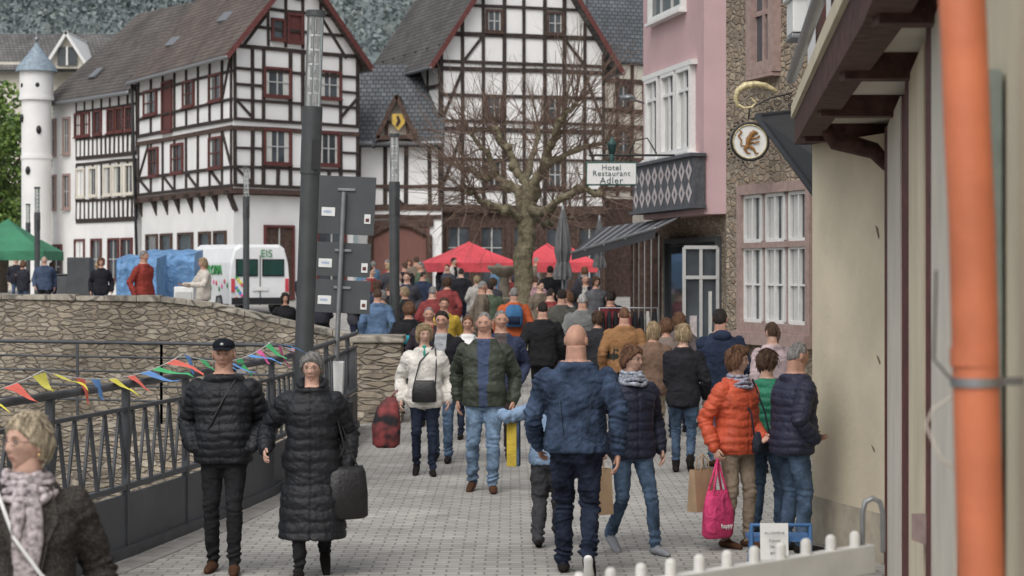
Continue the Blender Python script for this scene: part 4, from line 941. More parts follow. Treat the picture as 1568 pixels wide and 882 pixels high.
mb=MB(); a,b,c=P(72,105,110),P(135,105,110),P(103,52,110); bb=Vector((0,6,0)); mb.add([a,b,c,a+bb,b+bb,c+bb],[(0,1,2),(3,5,4)],M['creamw']); mb.slab([a-Vector((.3,.4,.2)),c+Vector((0,-.4,.15)),c+bb+UP*.15,a+bb-Vector((.3,0,.2))],.15,M['whitepaint']); mb.slab([c+Vector((0,-.4,.15)),b+Vector((.3,-.4,-.2)),b+bb+Vector((.3,0,-.2)),c+bb+UP*.15],.15,M['whitepaint'])
w0,w1=P(88,100,109.9),P(118,72,109.9); mb.add([(w0.x,w0.y,w0.z),(w1.x,w0.y,w0.z),(w1.x,w0.y,w1.z),(w0.x,w0.y,w1.z)],[(0,1,2,3)],M['glass']); mb.box(((w0.x+w1.x)/2,109.85,(w0.z+w1.z)/2),(.1,.08,w1.z-w0.z),M['whitepaint']); mb.obj('dormer',Q)
# building D
Dd=empty('large_gabled_half_timbered_house'); d0=A2(674,78);d1=A2(926,80); dl=A2(572,85.5); svD=(dl[0]-d0[0],dl[1]-d0[1]); dk_=(d1[0]+svD[0],d1[1]+svD[1])
ez=PZ(68,78); rise=5.0
mb=MB(); mb.prism([d0,d1,dk_,dl],-.5,ez,pl); c0=Vector((*d0,ez));c1=Vector((*d1,ez));ap=(c0+c1)/2+UP*rise; bv=Vector((*svD,0))*.97
mb.add([c0,c1,ap,c0+bv,c1+bv,ap+bv],[(0,1,2),(3,5,4)],pl); mb.obj('walls',Dd)
mb=MB(); n8=Vector(svD).normalized(); gable_roof(mb,d0,d1,svD,ez,rise,.55,rooftile('roof_tiles_slate',(n8.x,n8.y),(.10,.095,.09)),rdm,.5); mb.obj('roof',Dd)
g=Fac(d0,d1); s=Fac(d0,dl); tw=MB();wn=MB(); Zd=lambda v:PZ(v,79)
for v in [318,290,245,200,188,148,108,98]: g.hb(tw,Zd(v),.18 if v in(318,200,108) else .12,tb)
hw=g.L/2
for v in(55,12,-30,-62):
    z=Zd(v); k_=max(0,(z-ez))/rise*hw; g.hb(tw,z,.17 if v in(55,-62) else .13,tb,k_+.1,g.L-k_-.1)
for u in [676,708,740,772,802,834,864,895,924]:
    t=g.su(u); zt=ez+rise*(1-abs(t-hw)/hw)-.25; g.beam(tw,t,Zd(318),t,min(zt,Zd(55)) if abs(t-hw)>hw-.2 else zt,.14,tb)
for a,b,va,vb in((676,708,290,205),(924,895,290,205),(676,708,188,110),(924,895,188,110),(708,740,98,57),(895,864,98,57)):
    g.beam(tw,g.su(a),Zd(va),g.su(b),Zd(vb),.12,tb)
for (u0,u1) in((745,768),(838,861)):
    for (a,b) in((50,18),(182,148),(286,248)): g.win(wn,g.su(u0),Zd(a),g.su(u1),Zd(b),M['timber2'],cols=2,rows=2,cur=.3)
for t0 in np.arange(.1,g.L-.8,1.3): g.win(wn,t0+.15,1.5,t0+1.05,3.9,M['timber2'],cols=2,rows=3)
g.rect(tw,0,.2,g.L,4.5,M['timber2'],.012)
g.hb(tw,4.55,.3,M['timber2'],dep=.2)
for v in(318,290,222,196,130,100): s.hb(tw,PZ(v,78),.15,tb)
for i in range(7): t=s.L*i/6; s.beam(tw,t,4.5,t,ez,.15,tb)
tw.obj('timber_frame',Dd); wn.obj('windows',Dd)
# building C
Cc=empty('gatehouse_with_dormer'); k0=A2(548,77.5);k1=A2(676,77.2); zc=PZ(217,77.3)
mb=MB(); mb.prism([k0,k1,(k1[0],84),(k0[0],84)],-.5,zc,pl); mb.obj('walls',Cc)
rs=rooftile('slate_roof',(1,0),(.10,.11,.12)); mb=MB(); mb.slab([(k0[0]-.1,77.0,zc-.1),(k1[0]+.1,76.8,zc-.1),(k1[0]+.1,80.4,PZ(98,80)),(k0[0]-.1,80.4,PZ(98,80))],.15,rs)
mb.slab([(k0[0]-.1,80.4,PZ(98,80)),(k1[0]+.1,80.4,PZ(98,80)),(k1[0]+.1,84.4,zc),(k0[0]-.1,84.4,zc)],.15,rs); mb.tube([(k0[0],76.9,zc-.08),(k1[0],76.7,zc-.08)],.08,M['metal'],8)
a,b,c=P(578,212,76.9),P(638,212,76.9),P(608,150,76.9); bb=Vector((0,3.2,0)); mb.add([a,b,c,a+bb,b+bb,c+bb],[(0,1,2),(3,5,4)],M['creamw'])
mb.slab([a+Vector((-.25,-.3,-.3)),c+Vector((0,-.3,.12)),c+bb+UP*.12,a+bb+Vector((-.25,0,-.3))],.12,rs); mb.slab([c+Vector((0,-.3,.12)),b+Vector((.25,-.3,-.3)),b+bb+Vector((.25,0,-.3)),c+bb+UP*.12],.12,rs)
for p,q in((a,c),(b,c),(a,b)): mb.beam(p+Vector((0,-.35,0)),q+Vector((0,-.35,.05)),.16,.1,M['timber2'])
mb.beam(a.lerp(c,.4)+Vector((0,-.1,0)),b.lerp(c,.4)+Vector((0,-.1,0)),.11,.1,M['timber2'])
for u in(592,624): 
    p=P(u,212,76.85); mb.beam(p,p+UP*.75,.12,.1,M['timber2'])
mb.obj('roof_and_dormer',Cc)
mb=MB(); gold=mat('gold_paint',(.60,.40,.08),.5,.25,20); cst=P(610,186,76.6)
mb.add([cst+Vector(q) for q in((-.24,0,.28),(.24,0,.28),(.24,0,-.05),(0,0,-.34),(-.24,0,-.05))],[(0,1,2,3,4)],gold); mb.tube([cst+Vector((-.06,-.03,-.15)),cst+Vector((.03,-.03,0)),cst+Vector((-.02,-.03,.16))],[.04,.06,.05],tb,8,flat=(1,.4,1)); mb.obj('coat_of_arms',Cc)
f=Fac(k0,k1); tw=MB();wn=MB(); zz=lambda v:PZ(v,77.3)
for v,w in((222,.18),(318,.22),(332,.18),(285,.12)): f.hb(tw,zz(v),w,M['timber2'])
for u in(550,590,622,658,674): f.beam(tw,f.su(u),zz(318),f.su(u),zz(222),.15,tb)
f.beam(tw,f.su(622),zz(318),f.su(590),zz(285),.12,tb)
f.rect(tw,f.su(568),.4,f.su(658),zz(348),M['redbrown'],.05)
gp=[f.pt(f.su(568)+(f.su(658)-f.su(568))*i/12,zz(362)+.45*math.sin(math.pi*i/12),.1) for i in range(13)]
tw.tube([f.pt(f.su(568),.5,.1)]+gp+[f.pt(f.su(658),.5,.1)],.12,M['timber2'],6)
f.hb(tw,zz(342),.3,M['timber2'],f.su(560),f.su(664),.12)
tw.obj('timber_frame_and_gate',Cc)
# building E
E=empty('slate_roofed_house'); mb=MB(); h0=A2(922,82.5);h1=A2(1120,86)
mb.prism([h0,h1,(h1[0],92),(h0[0],92)],-.5,PZ(88,83),M['creamw']); mb.obj('walls',E)
mb=MB(); mb.slab([(h0[0]-.5,82,PZ(92,82)),(h1[0],85.6,PZ(92,82)),(h1[0],89,PZ(-60,88)),(h0[0]-.5,87,PZ(-60,88))],.15,rs); mb.obj('roof',E)
f=Fac(h0,h1); tw=MB();zz=lambda v:PZ(v,83)
for v in(95,125,170,195,245,290): f.hb(tw,zz(v),.18,M['timber2'])
for i in range(10): t=f.L*i/9; f.beam(tw,t,zz(300),t,zz(95),.16,M['timber2'])
for t in(.7,2.0,3.3):
    for a,b in((165,130),(240,200)): f.win(tw,t,zz(a),t+.6,zz(b),M['timber2'])
f.rect(tw,0,0,f.L,zz(305),M['timber2'],.02); tw.obj('timber_frame',E)
# ------------------------------------------------------------ RIGHT SIDE STREET
rst=stonemat('brown_rubble_stone',(-.4,.92),[(.28,.205,.145),(.43,.33,.235),(.34,.27,.20),(.48,.385,.285),(.26,.20,.15),(.39,.295,.21)],(.30,.255,.20),6.0,12,.8,.09)
S=empty('stone_town_house'); s0=A2(1112,28.9);s1=(4.25,24.6)
mb=MB(); mb.prism([s0,s1,(9,24.6),(9,30)],-.1,9,rst); mb.obj('walls',S)
f=Fac(s0,s1); wn=MB()
ps=M['pinkstone']; wp=M['whitepaint']
def zf(u,v): return f.zv(f.su(u),v)
t0,t1=f.su(1143),f.su(1249); z1=zf(1143,292); z0=zf(1143,500); 
f.win(wn,t0,z0,t1,z1,ps,cols=3,rows=1,fw=.13,dep=.12,mm=ps,gl=M['glass'])
tz=z0+(z1-z0)*.60
for c in range(3):
    a=t0+(t1-t0)*c/3+.08; b=t0+(t1-t0)*(c+1)/3-.08
    for za,zb in((z0+.09,tz-.05),(tz+.05,z1-.09)):
        f.rect(wn,a+.05,za,a+(b-a)*.30,zb,M['curtain'],.03); f.rect(wn,a+(b-a)*.72,za,b-.04,zb,M['curtain'],.031)
        for t in(a,b,(a+b)/2): wn.beam(f.pt(t,za,.045),f.pt(t,zb,.045),.045,.05,wp,f.n)
        for z in(za,zb): wn.beam(f.pt(a,z,.047),f.pt(b,z,.047),.045,.05,wp,f.n)
        if za<tz: wn.beam(f.pt(a,(za+zb)/2,.044),f.pt(b,(za+zb)/2,.044),.025,.03,wp,f.n)
f.beam(wn,t0,tz,t1,tz,.08,ps,.1)
wn.beam(f.pt(t0-.25,z0-.14,.1),f.pt(t1+.1,z0-.14,.1),.16,.2,ps,f.n)
t0,t1=f.su(1158),f.su(1192); f.win(wn,t0,zf(1158,108),t1,zf(1158,-60),ps,cols=2,rows=2,fw=.16,dep=.12,mm=ps)
wn.obj('windows',S)
K=empty('pink_jettied_house'); p0=A2(1078,32.8);p1=A2(985,36.6); q0=(4.4,31.6)
mb=MB(); mb.prism([p0,p1,(6,37.2),q0],PZ(328,32.8),10,M['pink']); 
pg0=(p0[0]+.32,p0[1]+.1);pg1=(p1[0]+.32,p1[1]); mb.prism([(pg0[0],30),pg0,pg1,(6,37),(6,30)],0,PZ(328,32.8)-.003,rst); mb.obj('walls',K)
f=Fac(p0,p1); mb=MB()
for a,b in((1064,1044),(1040,1020),(1014,996)):
    f.win(mb,f.su(a),PZ(232,34),f.su(b),PZ(108,34),wp,cols=1,rows=1,cur=.5,fw=.08,dep=.10)
    t=(f.su(a)+f.su(b))/2; mb.beam(f.pt(t,PZ(232,34),.05),f.pt(t,PZ(108,34),.05),.05,.04,wp,f.n); 
    for zq in(PZ(140,34),): mb.beam(f.pt(f.su(a),zq,.05),f.pt(f.su(b),zq,.05),.05,.042,wp,f.n)
mb.beam(f.pt(f.su(1068),PZ(102,34),.05),f.pt(f.su(993),PZ(102,34),.05),.08,.12,wp,f.n); mb.beam(f.pt(f.su(1070),PZ(241,34),.06),f.pt(f.su(991),PZ(241,34),.06),.08,.16,wp,f.n)
f.win(mb,f.su(1050),PZ(12,34),f.su(1000),PZ(-80,34),wp,cols=3,rows=1)
mb.obj('windows',K)
mb=MB(); slp=mat('slate_cladding',(.085,.09,.10),.6,.25,12,.4,30)
zb0,zb1=PZ(320,33),PZ(236,33)
mb.beam(f.pt(-.06,(zb0+zb1)/2,.09),f.pt(f.L+.02,(zb0+zb1)/2,.09),zb1-zb0,.18,slp,f.n)
for z in(zb0+.03,zb1-.02): mb.beam(f.pt(-.1,z,.12),f.pt(f.L+.02,z,.12),.05,.26,slp,f.n)
nd=9
orn=mat('slate_ornament',(.52,.46,.46),.7,.2,12)
for i in range(nd):
    t=f.L*(i+.5)/nd; w=f.L/nd*.44; h1=(zb1-zb0)
    for zc,hh in((zb0+h1*.30,h1*.20),(zb0+h1*.70,h1*.20)):
        mb.add([f.pt(t-w,zc,.188),f.pt(t,zc-hh,.188),f.pt(t+w,zc,.188),f.pt(t,zc+hh,.188)],[(0,1,2,3)],orn)
        mb.add([f.pt(t-w*.35,zc,.192),f.pt(t,zc-hh*.4,.192),f.pt(t+w*.35,zc,.192),f.pt(t,zc+hh*.4,.192)],[(0,1,2,3)],slp)
mb.obj('slate_parapet',K)
f=Fac(pg0,pg1); mb=MB(); dg_=M['signback']
f.rect(mb,.15,.1,f.L-.5,2.75,M['glass'],.03)
for t in(.15,f.L-.5): mb.beam(f.pt(t,.1,.045),f.pt(t,2.75,.045),.08,.09,dg_,f.n)
for z in(2.75,.3): mb.beam(f.pt(.15,z,.047),f.pt(f.L-.5,z,.047),.08,.09,dg_,f.n)
mb.obj('shopfront',K)
mb=MB(); x0,x1=PX(1047,30),PX(1098,30); gp_=M['greypaint']
mb.box(((x0+x1)/2,29.97,1.3),(x1-x0,.03,2.6),M['glass'])
for x in(x0,(x0+x1)/2,x1): mb.box((x,29.95,1.29),(.045,.08,2.58),gp_)
for z in(.1,2.15,2.58): mb.box(((x0+x1)/2,29.945,z),(x1-x0,.08,.05),gp_)
mb.box((PX(1062,29.9),29.96,1.45),(.10,.03,.3),orn); mb.box((PX(1088,29.9),29.96,1.2),(.05,.03,1.5),M['curtain'])
mb.obj('glass_entrance',K)
Fh=empty('shop_row'); mb=MB(); mb.prism([(2.75,37.4),(3.0,52),(9,52),(9,37.4)],0,3.6,M['creamw']); mb.obj('walls',Fh)
f=Fac((2.75,37.4),(3.0,52)); mb=MB()
for i in range(5): f.win(mb,.4+i*2.8,.9,2.6+i*2.8,3.0,M['timber2'],cols=2,rows=1)
mb.obj('windows',Fh)
aw=empty('striped_awning'); mb=MB(); am=[mat('awning_dark',(.035,.035,.04),.7,.1,5),mat('awning_light',(.20,.20,.205),.7,.1,5)]
o0=Vector((1.17,41.0,2.60)); o1=Vector((2.22,32.4,2.90)); i1=Vector((2.72,33.8,3.12)); i0=Vector((1.85,42.0,3.12))
for i in range(24):
    a,b=i/24,(i+1)/24; m=am[0 if i%3 else 1]
    mb.slab([o1.lerp(o0,a),o1.lerp(o0,b),i1.lerp(i0,b),i1.lerp(i0,a)],.02,m)
    p,q=o1.lerp(o0,a),o1.lerp(o0,b); mb.add([p,q,q-UP*.15,p-UP*.15],[(0,1,2,3)],am[0])
for t_ in(.3,.55,.8):
    p,q=o1.lerp(o0,t_),i1.lerp(i0,t_); mb.tube([p-UP*.03,q-UP*.04],.022,M['greypaint'],6)
mb.tube([o1,o0],.025,M['metal'],8); mb.obj('fabric',aw)
L_=empty('wall_lamp'); mb=MB(); a=P(986,158,36.4); b=P(962,150,36.0); mb.tube([a,b],.02,M['metal'],6); mb.sphere(b,(.13,.16,.06),M['metal']); mb.obj('lamp',L_)
Hs=empty('hotel_restaurant_sign'); d=34.0; mb=MB(); a=P(898,249,d);b=P(974,283,d); c=(a+b)/2; w=b.x-a.x;h=a.z-b.z
sg=mat('sign_green',(.03,.09,.08),.5,.1,9)
mb.box(c,(w,.06,h),wp); mb.tube([(a.x,d-.02,a.z),(b.x,d-.02,a.z),(b.x,d-.02,b.z),(a.x,d-.02,b.z),(a.x,d-.02,a.z)],.018,sg,6)
mb.tube([(a.x+.05,d,a.z+.12),(2.75,d,a.z+.12)],.02,M['black'],6); mb.tube([(a.x+.1,d,a.z),(a.x+.1,d,a.z+.12)],.012,M['black'],6); mb.tube([(b.x-.1,d,a.z),(b.x-.1,d,a.z+.12)],.012,M['black'],6)
mb.tube([(1.9,d,a.z+.12),(2.0,d,a.z+.35),(2.2,d,a.z+.4),(2.35,d,a.z+.15)],.012,M['black'],6)
mb.obj('board',Hs); grn=mat('sign_letter_green',(.03,.07,.07),.5,.1,9)
for s_,v,z in(('Hotel',257,.125),('Restaurant',266,.125),('Adler',277,.15)): text(s_,Hs,(c.x,d-.035,PZ(v,d)),z,grn,(math.radians(90),0,0),.002,sp=1.12)
mb=MB(); lc=P(937,245,d); tq=mat('verdigris',(.035,.09,.085),.6,.3,9)
mb.tube([lc,lc+UP*.12],.04,tq,10); mb.loft([(lc.z+.1,lc.x,d,.05,.05),(lc.z+.24,lc.x,d,.075,.075),(lc.z+.26,lc.x,d,.09,.09),(lc.z+.32,lc.x,d,.03,.03),(lc.z+.38,lc.x,d,.01,.01)],tq,8,2); mb.obj('lantern',Hs)
# lion sign
Ls=empty('lion_tavern_sign'); d=26.8; c=P(1148,217,d); mb=MB(); r=.235
mb.tube([c+Vector((0,-.02,0)),c+Vector((0,.02,0))],r,wp,36,round_=False); gd=mat('gilt_metal',(.55,.47,.27),.5,.35,25,metal=.2)
mb.tube([c+Vector((math.cos(a)*r,-.02,math.sin(a)*r)) for a in np.linspace(0,6.283,40)],.018,M['black'],8,caps=False)
mb.tube([c+Vector((math.cos(a)*(r-.02),-.03,math.sin(a)*(r-.02))) for a in np.linspace(0,6.283,40)],.008,gd,8,caps=False)
lg=mat('lion_brown',(.26,.12,.03),.5,.2,15)
def lt(pts,rad): mb.tube([c+Vector((x,-.04,z)) for x,z in pts],rad,lg,8,flat=(1,.4,1))
lt([(-.03,-.05),(-.02,.03),(.02,.09)],[.028,.036,.028]); lt([(.02,.09),(.05,.12),(.09,.11)],[.034,.03,.014]); lt([(-.03,-.05),(-.07,-.10),(-.03,-.15),(-.0,-.15)],[.03,.02,.012,.01]); lt([(-.01,-.06),(.05,-.10),(.07,-.15),(.10,-.15)],[.024,.016,.012,.01])
lt([(.0,.05),(.07,.04),(.12,.07)],[.018,.012,.012]); lt([(-.01,.0),(.06,-.02),(.11,-.0)],[.018,.012,.012]); lt([(-.05,-.06),(-.12,-.05),(-.11,.02),(-.15,.07),(-.11,.12),(-.13,.15)],[.011,.010,.010,.012,.016,.006])
def P_(u,v): return P(u,v,d)
hp_=[P_(1130,162),P_(1126,150),P_(1131,138),P_(1142,131),P_(1156,129),P_(1172,131),P_(1188,139)]
mb.tube(hp_,[.02,.032,.042,.048,.046,.038,.026],gd,12)
mb.tube([P_(1130,160),P_(1140,166),P_(1152,164),P_(1158,157),P_(1150,150)],[.018,.018,.018,.014,.01],gd,8)
mb.tube([P_(1146,182),P_(1148,166),P_(1180,150),P_(1222,140)],.012,M['black'],6); mb.tube([P_(1150,182),P_(1190,176),P_(1230,172)],.012,M['black'],6)
for u,v in((1190,158),(1205,150),(1178,168),(1212,162)):
    mb.tube([P_(u,v)+Vector((math.cos(a)*.05*(1-a/14),0,math.sin(a)*.05*(1-a/14))) for a in np.linspace(0,9,16)],.007,M['black'],5)
for a in np.linspace(1.9,4.4,12): mb.sphere(c+Vector((math.cos(a)*(r+.045),0,math.sin(a)*(r+.045))),.016,M['black'],6,5)
mb.obj('sign',Ls)
# ------------------------------------------------------------ NEAR RIGHT BUILDING
Nn=empty('cream_rendered_house'); cr=M['cream']
mb=MB()
def wl(y): return 2.85-(16-y)*.15
mb.prism([(2.50,17.4),(2.85,16.0),(3.6,16.0),(3.6,17.4)],-.1,3.30,cr)
mb.prism([(3.05,15.99),(wl(5)+.2,5),(wl(5)+.2,3),(4,3),(4,15.99)],-.1,3.30,cr)
for a,b,m in [(15.2,12.6,M['creamw']),(11.3,9.6,cr),(8.9,7.3,M['creamw']),(6.4,4.6,cr)]: mb.prism([(wl(a),a),(wl(b),b),(wl(b)+.5,b),(wl(a)+.5,a)],-.1,3.30,m)
mb.prism([(2.49,17.42),(2.845,15.99),(2.9,16.05),(2.55,17.42)],0,.38,mat('plinth_render',(.46,.41,.32),.9,.2,4,.3,20))
mb.obj('walls',Nn)
mb=MB(); crk=mat('crack_stain',(.20,.16,.11),.95,.2,20)
q_=Fac((2.50,17.4),(2.85,16.0))
for t_,z_,L in((1.28,2.6,.22),(1.30,1.6,.15),(1.2,.9,.12)):
    mb.add([q_.pt(t_,z_,.003),q_.pt(t_+.05,z_-.02,.003),q_.pt(t_+.08,z_-L*.4,.003),q_.pt(t_+.06,z_-L*.5,.003),q_.pt(t_+.02,z_-L*.2,.003)],[(0,1,2,3,4)],crk)
mb.obj('plaster_damage',Nn)
mb=MB(); dr=mat('dark_red_frame',(.10,.024,.022),.6,.35,10,.2,40)
for a,b in((15.97,15.2),(12.6,11.3),(9.6,8.9),(7.3,6.4)):
    mb.beam(Vector((wl(a)+.06,a-.05,0)),Vector((wl(a)+.06,a-.05,3.3)),.10,.10,dr,Vector((-1,0,0)))
    mb.beam(Vector((wl(b)+.05,b+.06,0)),Vector((wl(b)+.05,b+.06,3.3)),.10,.10,dr,Vector((-1,0,0)))
    mb.prism([(wl(a)+.12,a-.1),(wl(b)+.12,b+.1),(wl(b)+.2,b+.1),(wl(a)+.2,a-.1)],.9,3.1,M['glass']); mb.prism([(wl(a)+.1,a-.1),(wl(b)+.1,b+.1),(wl(b)+.19,b+.1),(wl(a)+.19,a-.1)],0,.9,cr)
    if a==9.6: mb.box((wl((a+b)/2)+.08,(a+b)/2,1.08),(.10,abs(a-b)-.1,.12),M['pinkstone'],rz=.149)
sh=mat('green_grey_shutter',(.24,.28,.25),.75,.2,10)
mb.prism([(wl(5.9)-.05,5.9),(wl(5.2)-.05,5.2),(wl(5.2)-.01,5.2),(wl(5.9)-.01,5.9)],1.2,2.75,sh)
for z in np.arange(1.25,2.75,.06): mb.beam(Vector((wl(5.9)-.06,5.9,z)),Vector((wl(5.2)-.06,5.2,z)),.012,.02,sh,Vector((-1,0,0)))
mb.obj('window_frames',Nn)
mb=MB(); tj=mat('jetty_timber',(.085,.042,.036),.7,.4,10,.4,40,spec=.25)
J=[(2.47,17.6),(1.90,12),(1.60,9),(1.36,7),(1.07,4.2)]
for a,b in zip(J[:-1],J[1:]):
    mb.beam(Vector((*a,3.42)),Vector((*b,3.42)),.22,.18,tj,Vector((-1,0,0)))
    mb.slab([(a[0],a[1],3.44),(b[0],b[1],3.44),(4,b[1],3.44),(4,a[1],3.44)],.03,M['creamw'])
    mb.beam(Vector((a[0]-.05,a[1],3.585)),Vector((b[0]-.05,b[1],3.585)),.10,.14,cr,Vector((-1,0,0)))
mb.beam(Vector((2.42,17.55,3.42)),Vector((3.6,17.55,3.42)),.22,.14,tj)
def jx(y): return float(np.interp(y,[q[1] for q in J[::-1]],[q[0] for q in J[::-1]]))
for y in(16.6,13.9,11.2,8.7,6.6):
    xo=jx(y); mb.box(((xo+wl(y))/2+.1,y,3.35),(wl(y)-xo+.30,.18,.16),tj)
for y in(15.9,):
    xo=jx(y); mb.tube([(wl(y)+.02,y,3.05),(wl(y)-.08,y,3.16),(xo+.16,y,3.24),(xo+.12,y,3.30)],[.05,.065,.075,.06],tj,8,flat=(1,.9,1))
mb.obj('jetty_beams',Nn)
mb=MB()
pj=[(a[0]+.02,a[1]) for a in J]; mb.prism(pj+[(4,4.2),(4,17.6)],3.64,7.5,M['plaster'])
for y in(14.5,12.4,10.2,8.2): mb.box((jx(y)+.02,y,5.2),(.09,.2,3.2),tj,rz=.09)
mb.obj('upper_wall',Nn)
mb=MB(); mb.tube([Vector((a[0]-.12,a[1],3.86)) for a in J],.045,M['metal'],8); mb.obj('cable_conduit',Nn)
mb=MB(); w=Vector((PX(1236,17.9),17.9,PZ(28,17.9))); mb.box(w,(.30,.4,.28),M['whitepaint']); mb.box(w+UP*.17,(.36,.46,.04),M['whitepaint']); mb.box(w-UP*.17,(.32,.4,.04),M['metal']); mb.obj('air_conditioning_box',None,.01)
mb=MB(); mb.prism([(2.86,18.0),(3.62,24.5),(5,24.4),(5,18.0)],0,7,M['plaster']); mb.obj('white_rendered_house')
mb=MB(); a,b,c,d_=P(1160,178,21.5),P(1234,170,21.8),P(1256,245,19.0),P(1255,306,19.0)
mb.slab([a,b,c,d_],.03,M['black']); mb.tube([a,d_],.035,M['black'],8); mb.tube([a,b],.03,M['black'],8); mb.obj('black_awning')
dp=empty('orange_downpipe'); mb=MB(); mb.tube([P(1470,-60,4.7),P(1476,60,4.7),P(1481,200,4.7),P(1488,340,4.7),P(1494,560,4.7),P(1499,750,4.7),P(1503,900,4.7),P(1510,1300,4.7)],[.052]*8,M['orange'],28); c=P(1492,540,4.7)
mb.tube([c-UP*.030,c+UP*.012],.0545,M['orange'],28,round_=False); mb.obj('pipe',dp)
mb=MB(); c=P(1494,585,4.7); mb.tube([c-UP*.010,c+UP*.010],.057,M['metal'],24,round_=False); mb.beam(c+Vector((.05,.02,0)),c+Vector((.35,.1,0)),.018,.02,M['metal']); mb.tube([c+Vector((-.05,0,.0)),c+Vector((-.09,.02,.05)),c+Vector((-.085,.02,.25))],.003,M['black'],5); mb.tube([P(1470,600,4.75),P(1430,625,4.8),P(1417,650,4.8),P(1440,700,4.8),P(1470,725,4.8)],.003,M['creamw'],6); mb.obj('bracket',dp)
mb=MB(); fa=Vector((.20,7.45,0)); fb_=Vector((1.50,8.75,0)); nfp=11; wpf=mat('white_fence_paint',(.62,.605,.57),.6,.12,4,.15,20,detail=8)
n=(fb_-fa).normalized().cross(UP)
for i in range(nfp):
    p=fa.lerp(fb_,(i+.35)/nfp); mb.tube([p,p+UP*1.15],[.022,.022],wpf,14)
mb.beam(fa+UP*1.045,fb_+UP*1.045,.12,.055,wpf,n); mb.beam(fa+UP*.60,fb_+UP*.60,.70,.02,wpf,n); mb.beam(fa+UP*.12,fb_+UP*.12,.12,.05,wpf,n)
mb.obj('white_fence',None,.008)
mb=MB(); q=fa.lerp(fb_,.97); mb.tube([q+UP*1.0,q+UP*1.24,q+UP*1.285+Vector((.012,0,0)),q+UP*1.30+Vector((.042,0,0)),q+UP*1.285+Vector((.072,0,0)),q+UP*1.24+Vector((.085,0,0)),q+UP*1.08+Vector((.085,0,0))],.011,M['metal'],10); mb.obj('metal_hook')
nb=empty('notice_board_stand',(PX(1196,14.2),14.2,0)); mb=MB(); bl=mat('blue_plastic',(.05,.14,.32),.55,.1,6)
for sx in(-1,1): mb.tube([(sx*.20,0,0),(sx*.20,.0,.52)],.012,bl,8); mb.tube([(sx*.20,.3,0),(sx*.20,.02,.52)],.012,bl,8)
for z in(.52,.3,.1): mb.tube([(-.2,0,z),(.2,0,z)],.012,bl,8)
mb.box((0,.15,.42),(.42,.28,.03),bl); mb.obj('stand',nb)
mb=MB(); mb.box((-.05,-.03,.40),(.19,.008,.27),wp,rx=-.1); mb.obj('notice',nb)
text('ALLGEMEINE',nb,(-.05,-.05,.47),.024,M['black'],(math.radians(90),0,0),.001)
for k,s_ in enumerate(('Zeitung','Heute','gratis')): text(s_,nb,(-.05,-.048,.42-.04*k),.026,M['signback'],(math.radians(90),0,0),.001)
# ------------------------------------------------------------ MARKET
def tent(name,u,d,w,zt,zv,m,rz=0):
    x=PX(u,d); z0=gz(x,d); e=empty(name,(x,d,0),rz); mb=MB(); h=w/2;k=h
    vs=[(-h,-k,zv),(h,-k,zv),(h,k,zv),(-h,k,zv),(-h*.45,-k*.45,zv+(zt-zv)*.5),(h*.45,-k*.45,zv+(zt-zv)*.5),(h*.45,k*.45,zv+(zt-zv)*.5),(-h*.45,k*.45,zv+(zt-zv)*.5),(0,0,zt)]
    fs=[(0,1,5,4),(1,2,6,5),(2,3,7,6),(3,0,4,7),(4,5,8),(5,6,8),(6,7,8),(7,4,8)]
    mb.add(vs,fs,m); 
    for a,b in((0,1),(1,2),(2,3),(3,0)):
        A_,B_=Vector(vs[a]),Vector(vs[b]); mb.add([A_,B_,B_-UP*.28,A_-UP*.28],[(0,1,2,3)],m)
    mb.obj('canopy',e); mb=MB()
    for a in range(4): mb.box((vs[a][0]*.97,vs[a][1]*.97,(z0+zv)/2),(.05,.05,zv-z0),M['metal'])
    mb.obj('frame',e); return e
rtent=mat('red_tent_fabric',(.54,.06,.075),.75,.18,2,.5,4,dist=.08); gtent=mat('green_tent_fabric',(.04,.19,.10),.75,.18,2,.4,4,dist=.08); btarp=mat('blue_tarp',(.13,.27,.48),.55,.25,2.5,.8,5,dist=.12)
tent('red_market_tent',718,64,2.45,PZ(371,66),PZ(403,66),rtent,.35); tent('red_market_tent',838,68,2.2,PZ(372,68),PZ(403,68),rtent); tent('red_market_tent',868,60,1.7,PZ(374,60),PZ(402,60),rtent)
tent('green_market_tent',12,66,2.9,PZ(335,66),PZ(385,66),gtent)
tb_=empty('blue_tarp_stall'); mb=MB()
for (u0,u1,vt,d) in((178,240,396,58),(215,298,388,60)):
    a=P(u0,vt,d);b=P(u1,vt,d); z0=.8; n=10; vs=[]
    for j,(yy,zz_) in enumerate(((0,z0),(-.02,a.z-.22),(.04,a.z),(1.6,a.z+.12),(1.8,z0))):
        for i in range(n+1): vs.append((a.x+(b.x-a.x)*i/n,d+yy+.035*math.sin(i*2.3+j),zz_+(.02*math.sin(i*1.9) if j in(1,2,3) else 0)))
    fs=[(j*(n+1)+i,j*(n+1)+i+1,(j+1)*(n+1)+i+1,(j+1)*(n+1)+i) for j in range(4) for i in range(n)]
    mb.add(vs,fs,btarp,False)
    for xx in(a.x,b.x): mb.add([(xx,d,z0),(xx,d-.02,a.z-.22),(xx,d+.04,a.z),(xx,d+1.6,a.z+.12),(xx,d+1.8,z0)],[(0,1,2,3,4)],btarp)
mb.obj('tarpaulin',tb_)
pf=mat('grey_parasol',(.15,.15,.155),.9,.3,5,.6,18,stretch=(6,6,.5),spec=.1)
